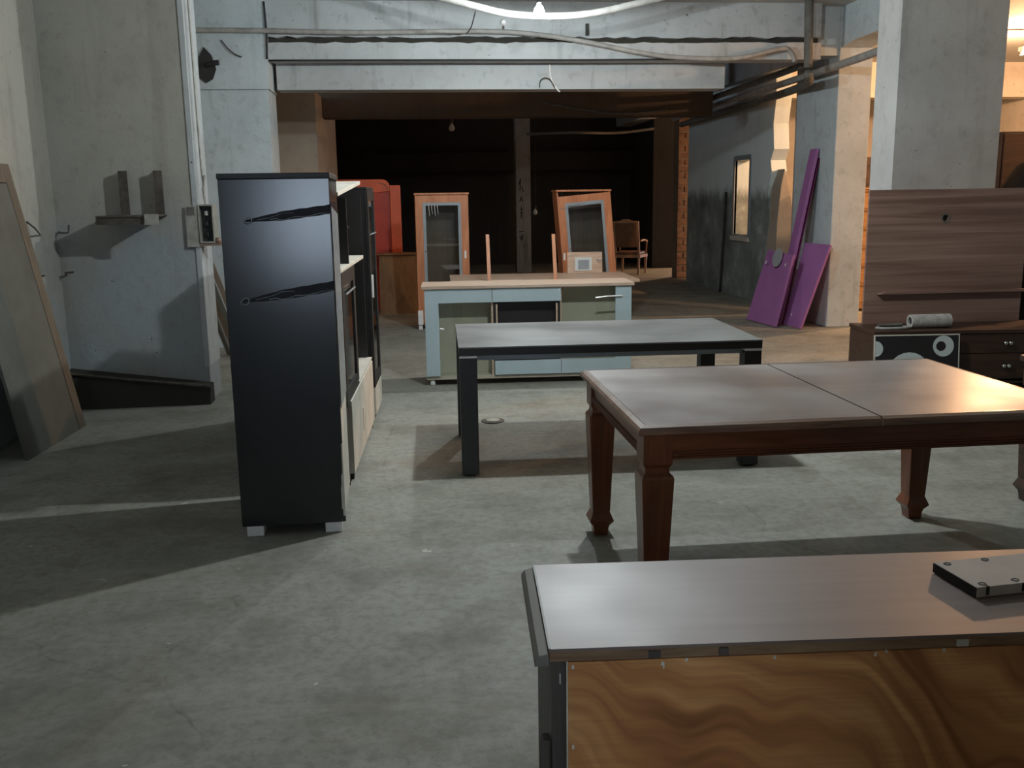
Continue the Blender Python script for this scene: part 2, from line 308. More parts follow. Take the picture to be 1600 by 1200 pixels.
# ------------------------------------------------------------------ mesh helpers
class MB:
    def __init__(self): self.v = []; self.f = []
    def add(self, vs_, fs):
        o = len(self.v); self.v += [tuple(p) for p in vs_]; self.f += [tuple(i + o for i in q) for q in fs]; return self
    def box(self, x0, x1, y0, y1, z0, z1):
        return self.add([(x0, y0, z0), (x1, y0, z0), (x1, y1, z0), (x0, y1, z0), (x0, y0, z1), (x1, y0, z1), (x1, y1, z1), (x0, y1, z1)],
                        [(0, 3, 2, 1), (4, 5, 6, 7), (0, 1, 5, 4), (1, 2, 6, 5), (2, 3, 7, 6), (3, 0, 4, 7)])
    def hexa(self, b, t):      # 4 bottom, 4 top corners, counter-clockwise from above
        return self.add(list(b) + list(t), [(0, 3, 2, 1), (4, 5, 6, 7), (0, 1, 5, 4), (1, 2, 6, 5), (2, 3, 7, 6), (3, 0, 4, 7)])
    def slab(self, a, b, c, d, th):  # a quad given thickness along its normal
        a, b, c, d = map(Vector, (a, b, c, d)); n = (b - a).cross(d - a).normalized() * th
        return self.add([a, b, c, d, a + n, b + n, c + n, d + n], [(0, 3, 2, 1), (4, 5, 6, 7), (0, 1, 5, 4), (1, 2, 6, 5), (2, 3, 7, 6), (3, 0, 4, 7)])
    def prism(self, poly, h0, h1, axis='y'):   # polygon extruded; axis y: poly is (x,z); x: (y,z); z: (x,y)
        n = len(poly)
        def P(p, h): return {'y': (p[0], h, p[1]), 'x': (h, p[0], p[1]), 'z': (p[0], p[1], h)}[axis]
        vs_ = [P(p, h0) for p in poly] + [P(p, h1) for p in poly]
        fs = [tuple(range(n))[::-1], tuple(range(n, 2 * n))] + [(i, (i + 1) % n, n + (i + 1) % n, n + i) for i in range(n)]
        return self.add(vs_, fs)
    def lathe(self, prof, c=(0, 0, 0), n=16, square=False):  # profile (r,z)
        k = 4 if square else n; off = PI / 4 if square else 0; s = math.sqrt(2) if square else 1
        vs_ = []
        for r, z in prof:
            for i in range(k):
                a = 2 * PI * i / k + off; vs_.append((c[0] + r * s * math.cos(a), c[1] + r * s * math.sin(a), c[2] + z))
        fs = [tuple(range(k))[::-1], tuple(range((len(prof) - 1) * k, len(prof) * k))]
        for j in range(len(prof) - 1):
            for i in range(k): fs.append((j * k + i, j * k + (i + 1) % k, (j + 1) * k + (i + 1) % k, (j + 1) * k + i))
        return self.add(vs_, fs)
    def tube(self, pts, r, n=10, smooth=0):
        pts = [Vector(p) for p in pts]
        if smooth: pts = catmull(pts, smooth)
        vs_ = []; k = len(pts); ref = None
        for i, p in enumerate(pts):
            t = (pts[min(i + 1, k - 1)] - pts[max(i - 1, 0)]).normalized()
            if ref is None: ref = Vector((0, 0, 1)) if abs(t.z) < 0.9 else Vector((1, 0, 0))
            a = t.cross(ref).normalized(); b = a.cross(t).normalized(); ref = b
            for j in range(n):
                g = 2 * PI * j / n; vs_.append(p + a * (r * math.cos(g)) + b * (r * math.sin(g)))
        fs = [tuple(range(n))[::-1], tuple(range((k - 1) * n, k * n))]
        for i in range(k - 1):
            for j in range(n): fs.append((i * n + j, i * n + (j + 1) % n, (i + 1) * n + (j + 1) % n, (i + 1) * n + j))
        return self.add(vs_, fs)
    def build(self, name, mat, parent=None, bevel=0.0, smooth=False, loc=None, rot=None, sub=0):
        me = bpy.data.meshes.new(name); me.from_pydata(self.v, [], self.f)
        bm = bmesh.new(); bm.from_mesh(me); bmesh.ops.recalc_face_normals(bm, faces=bm.faces); bm.to_mesh(me); bm.free()
        me.materials.append(M[mat] if isinstance(mat, str) else mat)
        if smooth:
            for p in me.polygons: p.use_smooth = True
        o = bpy.data.objects.new(name, me); C.objects.link(o)
        if parent: o.parent = parent
        if loc: o.location = loc
        if rot: o.rotation_euler = rot
        if bevel:
            b = o.modifiers.new('bevel', 'BEVEL'); b.width = bevel; b.segments = 2; b.limit_method = 'ANGLE'; b.angle_limit = 0.7
        if sub:
            s = o.modifiers.new('sub', 'SUBSURF'); s.levels = sub; s.render_levels = sub
        return o
def catmull(pts, k):
    out = []
    for i in range(len(pts) - 1):
        p0, p1, p2, p3 = pts[max(i - 1, 0)], pts[i], pts[i + 1], pts[min(i + 2, len(pts) - 1)]
        for j in range(k):
            t = j / k
            out.append(0.5 * ((2 * p1) + (p2 - p0) * t + (2 * p0 - 5 * p1 + 4 * p2 - p3) * t * t + (3 * p1 - p0 - 3 * p2 + p3) * t ** 3))
    out.append(pts[-1]); return out
def bx(*a): return MB().box(*a)
def tag(o, label, cat, group=None):
    o['label'] = label; o['category'] = cat
    if group: o['group'] = group
    return o
def thing(name, label, cat, loc=(0, 0, 0), rz=0.0, group=None):
    o = bpy.data.objects.new(name, None); o.empty_display_size = 0.1; C.objects.link(o)
    o.location = loc; o.rotation_euler = (0, 0, rz); return tag(o, label, cat, group)
def struct(name, mb, mat, label=None, bevel=0.0):
    o = mb.build(name, mat, None, bevel); o['kind'] = 'structure'
    if label: o['label'] = label; o['category'] = name.split('_')[0]
    return o

# ================================================================== THE SETTING
CEIL = 3.65
struct('floor', bx(-6, 15, -4.5, 24, -0.2, 0), 'floor', 'stained grey concrete floor')
struct('ceiling', bx(-6, 15, -4.5, 24, CEIL, CEIL + 0.2), 'ceiling', 'grimy plaster ceiling above the beams')
struct('wall_left', bx(-2.98, -2.74, -4.5, 7.8, 0, CEIL), 'wall_grey', 'grey plaster side wall at far left with hooks')
# frontal return of the left wall with a pale end face
struct('wall_left_return', bx(-2.98, -1.665, 7.8, 8.22, 0, CEIL), 'wall_grey', 'grey plaster wall carrying the steel bracket')
struct('trim_1', bx(-1.70, -1.655, 7.788, 8.20, 0.28, 3.3), 'wall_white', 'pale corner strip on the grey wall end', 0.006)  # white strip also puts the end face's lit look into colour
struct('baseboard_left', MB().hexa([(-2.74, 7.60, 0), (-1.64, 7.62, 0), (-1.64, 7.80, 0), (-2.74, 7.80, 0)],
                                   [(-2.74, 7.66, 0.27), (-1.64, 7.66, 0.13), (-1.64, 7.80, 0.15), (-2.74, 7.80, 0.30)]), 'dirt', 'dirty broken plinth under the bracket wall')
struct('trim_2', MB().tube([(-2.74, 7.65, 0.285), (-2.3, 7.645, 0.225), (-1.63, 7.64, 0.145)], 0.012, 6), 'rusty', 'thin slanted batten along the dirty plinth')
struct('wall_left_passage', bx(-2.6, -2.42, 8.22, 10.7, 0, CEIL), 'wall_grey', 'grey wall behind the leaning planks')
# second pier with a capital flush with the first beam
struct('column_left_front', bx(-2.42, -1.46, 10.7, 11.3, 0, 2.75), 'wall_blue', 'pale blue plastered pier behind the dark cabinet')
struct('column_left_capital', bx(-2.42, -1.44, 10.66, 11.3, 2.75, CEIL), 'wall_blue', 'pale blue capital with a black hole')
struct('wall_left_mid', bx(-2.4, -1.9, 11.3, 13.5, 0, CEIL), 'wall_tan', 'tan wall between the left piers')
struct('column_left_rear', bx(-2.2, -1.23, 13.5, 17.0, 0, 3.05), 'wall_tan', 'tan plastered pier lit orange on its right side')
struct('wall_left_back', bx(-2.4, -1.9, 17.0, 23.3, 0, CEIL), 'wall_dark', 'near-black left wall of the dark back room')
struct('wall_back', bx(-2.4, 9.6, 23.0, 23.3, 0, CEIL), 'wall_dark', 'near-black end wall of the back room')
struct('wall_back_screen', bx(-1.9, 5.3, 22.6, 22.7, 2.2, 2.62), 'wall_dark', 'near-black hanging screen in the back room')
# beams
def jag(x0, x1, zb, zt, amp, n, seed, bottom=True):
    rnd = random.Random(seed); pts = [(x0, zt), (x1, zt)]
    if not bottom: pts = [(x1, zb), (x0, zb)]
    for i in range(n + 1):
        t = i / n
        if bottom: pts.append((x1 + (x0 - x1) * t, zb + rnd.uniform(-amp, amp)))
        else: pts.append((x0 + (x1 - x0) * t, zt + rnd.uniform(-amp, amp)))
    return pts
bm1 = struct('beam_front', MB().prism(jag(-1.44, 4.62, 3.05, 3.225, 0.010, 60, 3, False), 10.70, 10.98, 'y'), 'wall_white', 'whitewashed lower beam lit by the bulb')
struct('beam_front_upper', MB().prism(jag(-1.44, 4.62, 3.285, CEIL, 0.012, 60, 5, True), 10.72, 10.98, 'y'), 'wall_white', 'whitewashed upper beam behind the conduits')
struct('beam_front_core', bx(-1.44, 4.62, 10.80, 10.96, 3.2, 3.32), 'dirt', 'dark gap between the two front beams')
struct('beam_front_lower', bx(-1.40, 3.62, 11.0, 11.3, 2.775, 3.05), 'wall_white', 'whitewashed recessed beam under the front beam')
struct('beam_rear', bx(-1.9, 4.60, 14.5, 14.9, 2.765, CEIL), 'beam_brown', 'brown stained beam over the dark back room')
# right side: piers, girder and broken wall
struct('column_right_front', bx(4.30, 5.285, 8.3, 8.72, 0, CEIL), 'wall_pier', 'broad pale pier behind the walnut panel')
struct('column_right_middle', bx(4.92, 5.32, 10.88, 12.05, 0, CEIL), 'wall_blue', 'pale blue pier with the purple bed parts', 0.01)
struct('beam_right', MB().prism([(8.72, 3.27), (10.6, 3.24), (10.9, 3.2), (11.6, 3.14), (12.1, 3.18), (13.0, 3.22), (15.4, 3.26), (17.5, 3.22), (23, 3.2), (23, CEIL), (8.72, CEIL)], 4.94, 5.3, 'x'), 'wall_blue', 'blue lengthwise girder over the right piers')
struct('column_right_upper', bx(4.45, 4.94, 10.9, 11.2, 3.12, CEIL), 'wall_blue', 'pale blue beam bearing beside the vertical pipe')
YE, YW0, YW1, ZW0, ZW1 = 17.45, 14.18, 14.84, 0.97, 2.10
wr = MB()
wr.box(5.10, 5.32, YW1, YE, 0, 3.3)
wr.box(5.10, 5.32, YW0, YW1, 0, ZW0)
wr.box(5.10, 5.32, YW0, YW1, ZW1, 3.3)
wr.prism([(YW0, 0), (YW0, 3.3), (13.28, 3.3), (13.22, 2.9), (13.30, 2.55), (13.24, 2.2), (13.36, 2.05), (13.30, 1.9), (13.42, 1.6), (13.34, 1.2), (13.44, 0.8), (13.36, 0.4), (13.42, 0)], 5.10, 5.32, 'x')
struct('wall_right', wr, 'damp', 'damp teal wall with a dark lower half and a small window')
struct('wall_right_broken', MB().prism([(5.10, 0), (5.36, 0), (5.37, 0.9), (5.30, 1.5), (5.24, 1.7), (5.19, 1.92), (5.15, 1.7), (5.11, 1.2)], 13.05, 13.4, 'y'), 'wall_tan', 'broken pointed stub of bare render beside the teal wall')
win = struct('window_1', bx(5.085, 5.13, YW0 - 0.06, YW0, ZW0 - 0.06, ZW1 + 0.06), 'frame_grey', 'small narrow window opening in the teal wall')
bx(5.085, 5.13, YW1, YW1 + 0.06, ZW0 - 0.06, ZW1 + 0.06).build('window_frame', 'frame_grey', win)
bx(5.085, 5.13, YW0, YW1, ZW1, ZW1 + 0.07).build('window_frame', 'frame_grey', win)
bx(5.06, 5.13, YW0 - 0.06, YW1 + 0.06, ZW0 - 0.10, ZW0 - 0.03).build('window_sill', 'raw_white', win)
# brick pier beyond the teal wall: bricks are their own pieces
bp = struct('column_brick', bx(5.09, 5.62, 18.06, 18.4, 0, 3.04), 'mortar', 'bare brick pier with open joints beyond the teal wall')
bm_ = bpy.data.meshes.new('brick')
b0 = None
k = 0
zc = 0.02
row = 0
while zc < 2.98:
    off = 0.0 if row % 2 == 0 else -0.13
    x = 5.08 + off
    while x < 5.62:
        xa, xb = max(x, 5.08), min(x + 0.25, 5.63)
        if xb - xa > 0.06:
            dy = random.uniform(-0.012, 0.006)
            bx(xa, xb - 0.012, 18.03 + dy, 18.10, zc, zc + 0.10).build('brick', 'brick', bp)
        x += 0.262
    zc += 0.125; row += 1
struct('wall_right_rear', bx(5.3, 6.2, 20.8, 23.0, 0, CEIL), 'wall_dark', 'near-black right wall of the back room')
# hall beyond the right piers
struct('wall_hall_right', bx(10.4, 10.6, 5.8, 23, 0, CEIL), 'wall_cream', 'cream wall of the warm lit side hall')
struct('wall_hall_cross', bx(5.62, 10.4, 18.2, 18.4, 0, CEIL), 'wall_cream', 'cream cross wall in the side hall')  # cross wall added to keep hall lamp light off the back room
struct('wall_hall_front', bx(6.4, 10.6, 5.8, 6.0, 0, CEIL), 'wall_cream', 'cream near wall of the side hall')
struct('beam_hall', bx(5.3, 10.4, 15.4, 15.8, 3.1, CEIL), 'wall_cream', 'cream beam in the side hall')
# passage behind the camera with a daylight end opening and an added shading wall
rb = MB(); rb.box(-2.98, -1.40, -4.7, -4.5, 0, CEIL); rb.box(-1.40, -0.25, -4.7, -4.5, 2.3, CEIL); rb.box(-1.40, -0.25, -4.7, -4.5, 0, 0.70); rb.box(-0.25, 0.27, -4.7, -4.5, 0, CEIL)
struct('wall_front', rb, 'wall_grey', 'grey wall with a daylight window opening behind the viewer')
struct('wall_shade_block', bx(0.27, 6.4, -4.5, -0.25, 0, CEIL), 'wall_grey', 'unseen grey wall block shading the right foreground')  # unseen mass added to shade the right of sideboard and table
struct('wall_near_side', bx(6.2, 6.4, -0.25, 7.9, 0, CEIL), 'wall_grey', 'unseen grey right wall of the near room, lengthened to block lamp light')  # unseen wall run on further to keep hall lamp light off the table
# mid column in the back room
cb_ = struct('column_back', bx(2.25, 2.56, 20.5, 20.85, 0, CEIL), 'soot_column', 'grey stained post with faint black painted marks in the back room')
for strokes in ([((2.325, 1.49), (2.355, 1.60)), ((2.355, 1.60), (2.388, 1.49)), ((2.338, 1.53), (2.375, 1.53))],
                [((2.355, 1.13), (2.357, 1.40)), ((2.325, 1.33), (2.385, 1.33)), ((2.320, 1.26), (2.390, 1.25)), ((2.335, 1.20), (2.380, 1.19))],
                [((2.30, 0.86), (2.40, 0.87)), ((2.31, 0.78), (2.355, 0.68)), ((2.355, 0.68), (2.39, 0.80)), ((2.355, 0.80), (2.355, 0.66))],
                [((2.31, 1.85), (2.345, 1.98)), ((2.345, 1.98), (2.33, 1.72)), ((2.37, 1.82), (2.40, 1.70))]):
    m = MB()
    for a, b in strokes:
        d = Vector((b[0] - a[0], 0, b[1] - a[1])).normalized(); n_ = Vector((-d.z, 0, d.x)) * 0.009
        A, B = Vector((a[0], 20.497, a[1])), Vector((b[0], 20.497, b[1]))
        m.add([A - n_, B - n_, B + n_, A + n_] + [p + Vector((0, 0.0028, 0)) for p in (A - n_, B - n_, B + n_, A + n_)], [(0, 1, 2, 3), (7, 6, 5, 4), (0, 4, 5, 1), (1, 5, 6, 2), (2, 6, 7, 3), (3, 7, 4, 0)])
    m.build('painted_mark', 'print', cb_)

# ================================================================== FURNITURE
# ---- dining table with dark top (black table)
def black_table():
    t = thing('dining_table', 'long dark table with straight black legs and a greyish top', 'table', (0.243, 5.302, 0), -0.027)
    W, D, H = 1.757, 1.03, 0.76
    bx(0, W, 0, D, H - 0.008, H).build('table_top', 'ebony_top', t)
    bx(0.001, W - 0.001, 0.001, D - 0.001, H - 0.050, H - 0.009).build('top_edge', 'black', t, 0.002)
    bx(0.10, W - 0.10, 0.06, 0.085, H - 0.085, H - 0.050).build('apron', 'frame_grey', t)
    bx(0.10, W - 0.10, D - 0.085, D - 0.06, H - 0.085, H - 0.050).build('apron', 'frame_grey', t)
    bx(0.06, 0.085, 0.10, D - 0.10, H - 0.085, H - 0.050).build('apron', 'frame_grey', t)
    bx(W - 0.085, W - 0.06, 0.10, D - 0.10, H - 0.085, H - 0.050).build('apron', 'frame_grey', t)
    for x0 in (0.003, W - 0.103):
        for y0 in (0.003, D - 0.103):
            l = bx(x0, x0 + 0.10, y0, y0 + 0.10, 0.012, H - 0.064).build('leg', 'black', t, 0.003)
            bx(x0, x0 + 0.10, y0, y0 + 0.10, H - 0.0635, H - 0.0505).build('spacer', 'white_plastic', l)
            bx(x0 + 0.02, x0 + 0.08, y0 + 0.02, y0 + 0.08, 0, 0.0115).build('glide', 'cable', l)
black_table()

# ---- mahogany extending table
def leg_profile(H):
    return [(0.033, 0.0), (0.036, 0.035), (0.040, 0.05), (0.058, 0.075), (0.052, 0.09), (0.040, 0.12), (0.042, 0.125), (0.060, H - 0.205), (0.057, H - 0.195), (0.046, H - 0.185),
            (0.044, H - 0.165), (0.054, H - 0.150), (0.054, H - 0.035)]
def brown_table():
    t = thing('dining_table', 'mahogany extending table with a split top and tapered square legs', 'table', (0.775, 3.195, 0), 0.004)
    W, D, H = 1.735, 1.165, 0.785
    s = 0.905
    for x0, x1 in ((0.031, s - 0.0045), (s + 0.0045, W - 0.031)):
        bx(x0, x1, 0.031, D - 0.031, H - 0.03, H).build('top_leaf', 'table_top', t)
    def mould(name, a, b, inward, m0=True, m1=True):
        prof = [(0.0, H - 0.030), (0.0, H - 0.016), (0.008, H - 0.006), (0.024, H + 0.001), (0.028, H + 0.001), (0.028, H - 0.034), (0.006, H - 0.034)]
        a = Vector(a); b = Vector(b); i = Vector(inward); tdir = (b - a).normalized()
        m = MB(); n = len(prof)
        vs_ = [a + i * p[0] + tdir * (p[0] if m0 else 0) + Vector((0, 0, p[1])) for p in prof] + [b + i * p[0] - tdir * (p[0] if m1 else 0) + Vector((0, 0, p[1])) for p in prof]
        m.add(vs_, [tuple(range(n)), tuple(range(n, 2 * n))[::-1]] + [(k_, (k_ + 1) % n, n + (k_ + 1) % n, n + k_) for k_ in range(n)])
        m.build(name, 'edge_worn', t)
    for xa, xb in ((0, s - 0.004), (s + 0.004, W)):
        mould('edge_moulding', (xa, 0, 0), (xb, 0, 0), (0, 1, 0), xa == 0, xb == W); mould('edge_moulding', (xa, D, 0), (xb, D, 0), (0, -1, 0), xa == 0, xb == W)
    mould('edge_moulding', (0, 0, 0), (0, D, 0), (1, 0, 0)); mould('edge_moulding', (W, 0, 0), (W, D, 0), (-1, 0, 0))
    z0 = H - 0.135
    def apron(x0, x1, y0, y1, front):
        a = bx(x0, x1, y0, y1, z0, H - 0.034).build('apron', 'mahogany_h', t)
        for q in range(3):
            zz = z0 + 0.006 + q * 0.010
            if abs(x1 - x0) > abs(y1 - y0):
                ys = y0 - 0.004 if front else y1 + 0.004
                MB().tube([(x0, ys, zz), (x1, ys, zz)], 0.0045, 6).build('beading', 'mahogany_h', a)
            else:
                xs = x0 - 0.004 if front else x1 + 0.004
                MB().tube([(xs, y0, zz), (xs, y1, zz)], 0.0045, 6).build('beading', 'mahogany_h', a)
    apron(0.135, W - 0.135, 0.040, 0.065, True); apron(0.135, W - 0.135, D - 0.065, D - 0.040, False)
    apron(0.040, 0.065, 0.135, D - 0.135, True); apron(W - 0.065, W - 0.040, 0.135, D - 0.135, False)
    for x in (0.080, W - 0.080):
        for y in (0.085, D - 0.085):
            m = MB(); m.lathe(leg_profile(H), (0, 0, 0), square=True)
            m.build('leg', 'mahogany', t, 0.003, loc=(x, y, 0))
brown_table()

# ---- second table, only one foot reaches into the picture at the right edge
def far_right_table():
    t = thing('side_table', 'dark wooden table at the right edge, only one flared foot showing', 'table', (3.075, 3.70, 0), 0.0)
    W, D, H = 1.2, 0.80, 0.76
    bx(0, W, 0, D, H - 0.03, H).build('table_top', 'walnut_dark', t, 0.004)
    bx(0.1, W - 0.1, 0.05, 0.07, H - 0.12, H - 0.031).build('apron', 'walnut_dark', t); bx(0.1, W - 0.1, D - 0.07, D - 0.05, H - 0.12, H - 0.031).build('apron', 'walnut_dark', t)
    for x in (0.07, W - 0.07):
        for y in (0.07, D - 0.07):
            MB().lathe(leg_profile(H), (0, 0, 0), square=True).build('leg', 'walnut_dark', t, 0.003, loc=(x, y, 0))
far_right_table()

# ---- foreground sideboard seen from behind
def front_sideboard():
    t = thing('sideboard', 'low sideboard in the foreground showing its figured bare back panel', 'sideboard', (0.222, 1.588, 0), -0.055)
    W, D, H = 1.75, 0.405, 0.78
    bx(0, W, 0.0, D, H - 0.006, H).build('top_veneer', 'sb_top', t)
    bx(0.002, W - 0.002, 0.002, D, H - 0.026, H - 0.0065).build('top_board', 'edge_brown', t)
    MB().prism([(0, 0), (0, D), (0.004, D), (0.004, 0)], H + 0.0002, H + 0.0012, 'z').build('edge_line', 'dark_wood', t)
    MB().prism([(-0.026, H - 0.030), (-0.026, H - 0.020), (-0.018, H - 0.010), (-0.0005, H - 0.006), (-0.0005, H - 0.030)], -0.006, D, 'y').build('edge_moulding', 'dusty_edge', t)
    # rear posts, side panels, back panel in two sheets
    bx(0.006, 0.034, 0.012, 0.050, 0.06, H - 0.027).build('corner_post', 'dark_wood', t, 0.002)
    bx(W - 0.034, W - 0.006, 0.012, 0.050, 0.06, H - 0.027).build('corner_post', 'dark_wood', t, 0.002)
    bx(0.008, 0.026, 0.051, D - 0.02, 0.10, H - 0.027).build('side_panel', 'dark_wood', t)
    bx(W - 0.026, W - 0.008, 0.051, D - 0.02, 0.10, H - 0.027).build('side_panel', 'dark_wood', t)
    bx(0.036, W - 0.036, 0.004, 0.010, 0.555, H - 0.029).build('back_panel', 'veneer', t)
    bx(0.036, W - 0.036, 0.005, 0.010, 0.10, 0.5545).build('back_panel', 'veneer', t)
    bx(0.03, W - 0.03, 0.055, D - 0.02, 0.10, 0.118).build('bottom_board', 'edge_brown', t)
    MB().lathe([(0.018, 0), (0.026, 0.04), (0.022, 0.07), (0.028, 0.10)], (0.03, 0.03, 0)).build('foot', 'dark_wood', t)
    for x, y in ((W - 0.03, 0.03), (0.03, D - 0.04), (W - 0.03, D - 0.04)):
        MB().lathe([(0.018, 0), (0.026, 0.04), (0.022, 0.07), (0.028, 0.10)], (x, y, 0)).build('foot', 'dark_wood', t)
    # carved bracket on the side near the bottom
    MB().prism([(-0.016, 0.10), (0.004, 0.10), (0.004, 0.585), (-0.010, 0.585), (-0.016, 0.57)], 0.02, 0.05, 'y').build('pilaster', 'dark_wood', t, 0.003)
    for xx, zz, tilt in ((0.045, 0.742, 0.0), (0.21, 0.742, 0.1), (0.255, 0.748, 0.3), (0.42, 0.746, 0.0), (0.61, 0.744, 0.4), (0.63, 0.75, -0.4), (0.74, 0.748, 0.1), (0.045, 0.58, 0)):
        bx(-0.002, 0.002, -0.0015, 0.0, -0.0035, 0.0035).build('staple', 'white_plastic', t, loc=(xx, 0.004, zz), rot=(0, tilt, 0))
    bx(-0.0012, 0.0012, -0.0015, 0.0, -0.010, 0.010).build('staple', 'white_plastic', t, loc=(0.022, 0.012, 0.715))
    bx(-0.0012, 0.0012, -0.0015, 0.0, -0.006, 0.006).build('staple', 'white_plastic', t, loc=(0.213, 0.004, 0.738))
    for k_ in range(14):
        x0 = 0.05 + k_ * 0.118 + random.uniform(0, 0.05)
        bx(x0, x0 + random.uniform(0.006, 0.03), -0.0015, 0.003, H - 0.024, H - 0.009 + random.uniform(-0.003, 0)).build('chip', 'dark_wood' if k_ % 3 else 'raw_white', t) if k_ in (1, 2, 6, 9) else None
front_sideboard()

# ---- flat carton on the foreground sideboard
def carton():
    bl = Vector((1.103, 1.832, 0.7815)); 
    t = thing('flat_box', 'flat grey cardboard box with black printed marks lying on the foreground sideboard', 'box', (1.108, 1.690, 0.7813), 0.10)
    W, D, H = 0.26, 0.140, 0.022
    bx(0, W, 0, D, 0, H).build('carton', 'card', t, 0.001)
    bx(-0.0012, -0.0002, 0.001, D - 0.001, 0.001, H - 0.001).build('black_side', 'print', t)
    def mark(cx, cy_, flip):
        m = MB()
        pts = []
        for k_ in range(10):
            a = -0.3 + k_ * 0.62
            pts.append((cx + 0.006 * math.cos(a) * 1.3 * flip, cy_ + 0.006 * math.sin(a), H + 0.0004))
        m.tube(pts, 0.0011, 4); m.build('printed_mark', 'print', t)
    mark(0.022, 0.014, 1); mark(0.022, D - 0.016, 1); mark(0.10, 0.016, 1); mark(0.115, D - 0.014, 1)
    bx(0.021, 0.0285, -0.0008, -0.0001, 0.004, H - 0.0005).build('printed_mark', 'print', t)
    bx(0.104, 0.112, -0.0008, -0.0001, 0.004, H - 0.0005).build('printed_mark', 'print', t)
    bx(0.021, 0.0285, 0.0, 0.010, H, H + 0.0006).build('printed_mark', 'print', t)
carton()

# ---- grey-blue sideboard with beech top
def grey_sideboard():
    t = thing('sideboard', 'pale blue-grey sideboard with a beech top and an open black bay', 'sideboard', (0.09, 8.065, 0), -0.035)
    W, D, H = 1.775, 0.43, 0.862
    bx(-0.025, W + 0.02, -0.02, D, H - 0.028, H).build('top_board', 'pink_wood', t, 0.004)
    bx(0.0, W, 0.02, D, 0.050, 0.078).build('bottom_board', 'khaki', t, 0.003)
    bx(0, 0.018, 0.02, D, 0.078, H - 0.0285).build('side_panel', 'blue_grey', t); bx(W - 0.018, W, 0.02, D, 0.078, H - 0.0285).build('side_panel', 'blue_grey', t)
    bx(0.02, W - 0.02, D - 0.01, D - 0.003, 0.08, H - 0.03).build('back_panel', 'khaki', t)
    bx(0.02, 0.565, 0.16, 0.165, 0.08, H - 0.03).build('inner_panel', 'khaki', t); bx(1.175, W - 0.02, 0.16, 0.165, 0.08, H - 0.03).build('inner_panel', 'khaki', t)  # khaki panels added ahead of the back to brighten the side bays
    for x in (0.575, 1.165): bx(x - 0.009, x + 0.009, 0.03, D - 0.012, 0.0785, H - 0.03).build('divider', 'pink_wood', t)
    # left bay: L-shaped grey frame over glass
    d = MB(); d.box(0.001, 0.118, 0, 0.019, 0.085, H - 0.032); d.box(0.118, 0.573, 0, 0.019, 0.715, H - 0.032)
    dl = d.build('door', 'blue_grey', t); dl['label'] = 'blue-grey door frame on two sides of a clear pane'
    bx(0.119, 0.570, 0.006, 0.012, 0.085, 0.714).build('pane', 'glass', dl)
    MB().tube([(0.125, -0.012, 0.50), (0.160, -0.012, 0.495)], 0.006, 8).build('handle', 'chrome', dl)
    # centre bay: grey drawers top and bottom, black open bay between
    dr = bx(0.578, 1.163, 0, 0.019, 0.715, H - 0.032).build('drawer', 'blue_grey', t)
    dr2 = bx(0.590, 1.163, 0, 0.019, 0.085, 0.205).build('drawer', 'blue_grey', t)
    bx(0.60, 1.14, 0.10, 0.115, 0.22, 0.71).build('bay_panel', 'black', t)
    bx(0.585, 1.155, 0.02, 0.40, 0.700, 0.713).build('bay_shelf', 'black', t); bx(0.585, 1.155, 0.02, 0.40, 0.207, 0.218).build('bay_shelf', 'black', t)
    for x in (0.612, 1.128): bx(x - 0.007, x + 0.007, 0.004, 0.02, 0.22, 0.695).build('batten', 'pink_wood', t)
    for x in (0.594, 1.150): bx(x - 0.009, x + 0.009, 0.02, 0.09, 0.22, 0.695).build('runner', 'black', t)
    MB().lathe([(0.008, 0), (0.008, 0.012)], (1.06, 0.095, 0.49)).build('knob', 'chrome', t)
    MB().tube([(0.615, 0.09, 0.48), (0.70, 0.085, 0.445), (0.80, 0.09, 0.46)], 0.006, 6, 4).build('plastic_strip', 'film', t)
    # right bay: glass with grey stile at right and rail at the bottom
    d = MB(); d.box(1.635, W - 0.001, 0, 0.019, 0.085, H - 0.032); d.box(1.168, 1.635, 0, 0.019, 0.085, 0.205)
    dr3 = d.build('door', 'blue_grey', t); dr3['label'] = 'blue-grey door stile and bottom rail beside a clear pane'
    bx(1.170, 1.634, 0.006, 0.012, 0.206, H - 0.034).build('pane', 'glass', dr3)
    MB().tube([(1.46, -0.013, 0.735), (1.56, -0.014, 0.745), (1.69, -0.013, 0.748)], 0.007, 6).build('handle', 'chrome', dr3)
    for x, y in ((0.05, 0.05), (W - 0.05, 0.05), (0.05, D - 0.06), (W - 0.05, D - 0.06)):
        MB().lathe([(0.014, 0), (0.022, 0.006), (0.022, 0.035), (0.014, 0.0495)], (x, y, 0), 12).build('caster', 'white_plastic', t)
grey_sideboard()

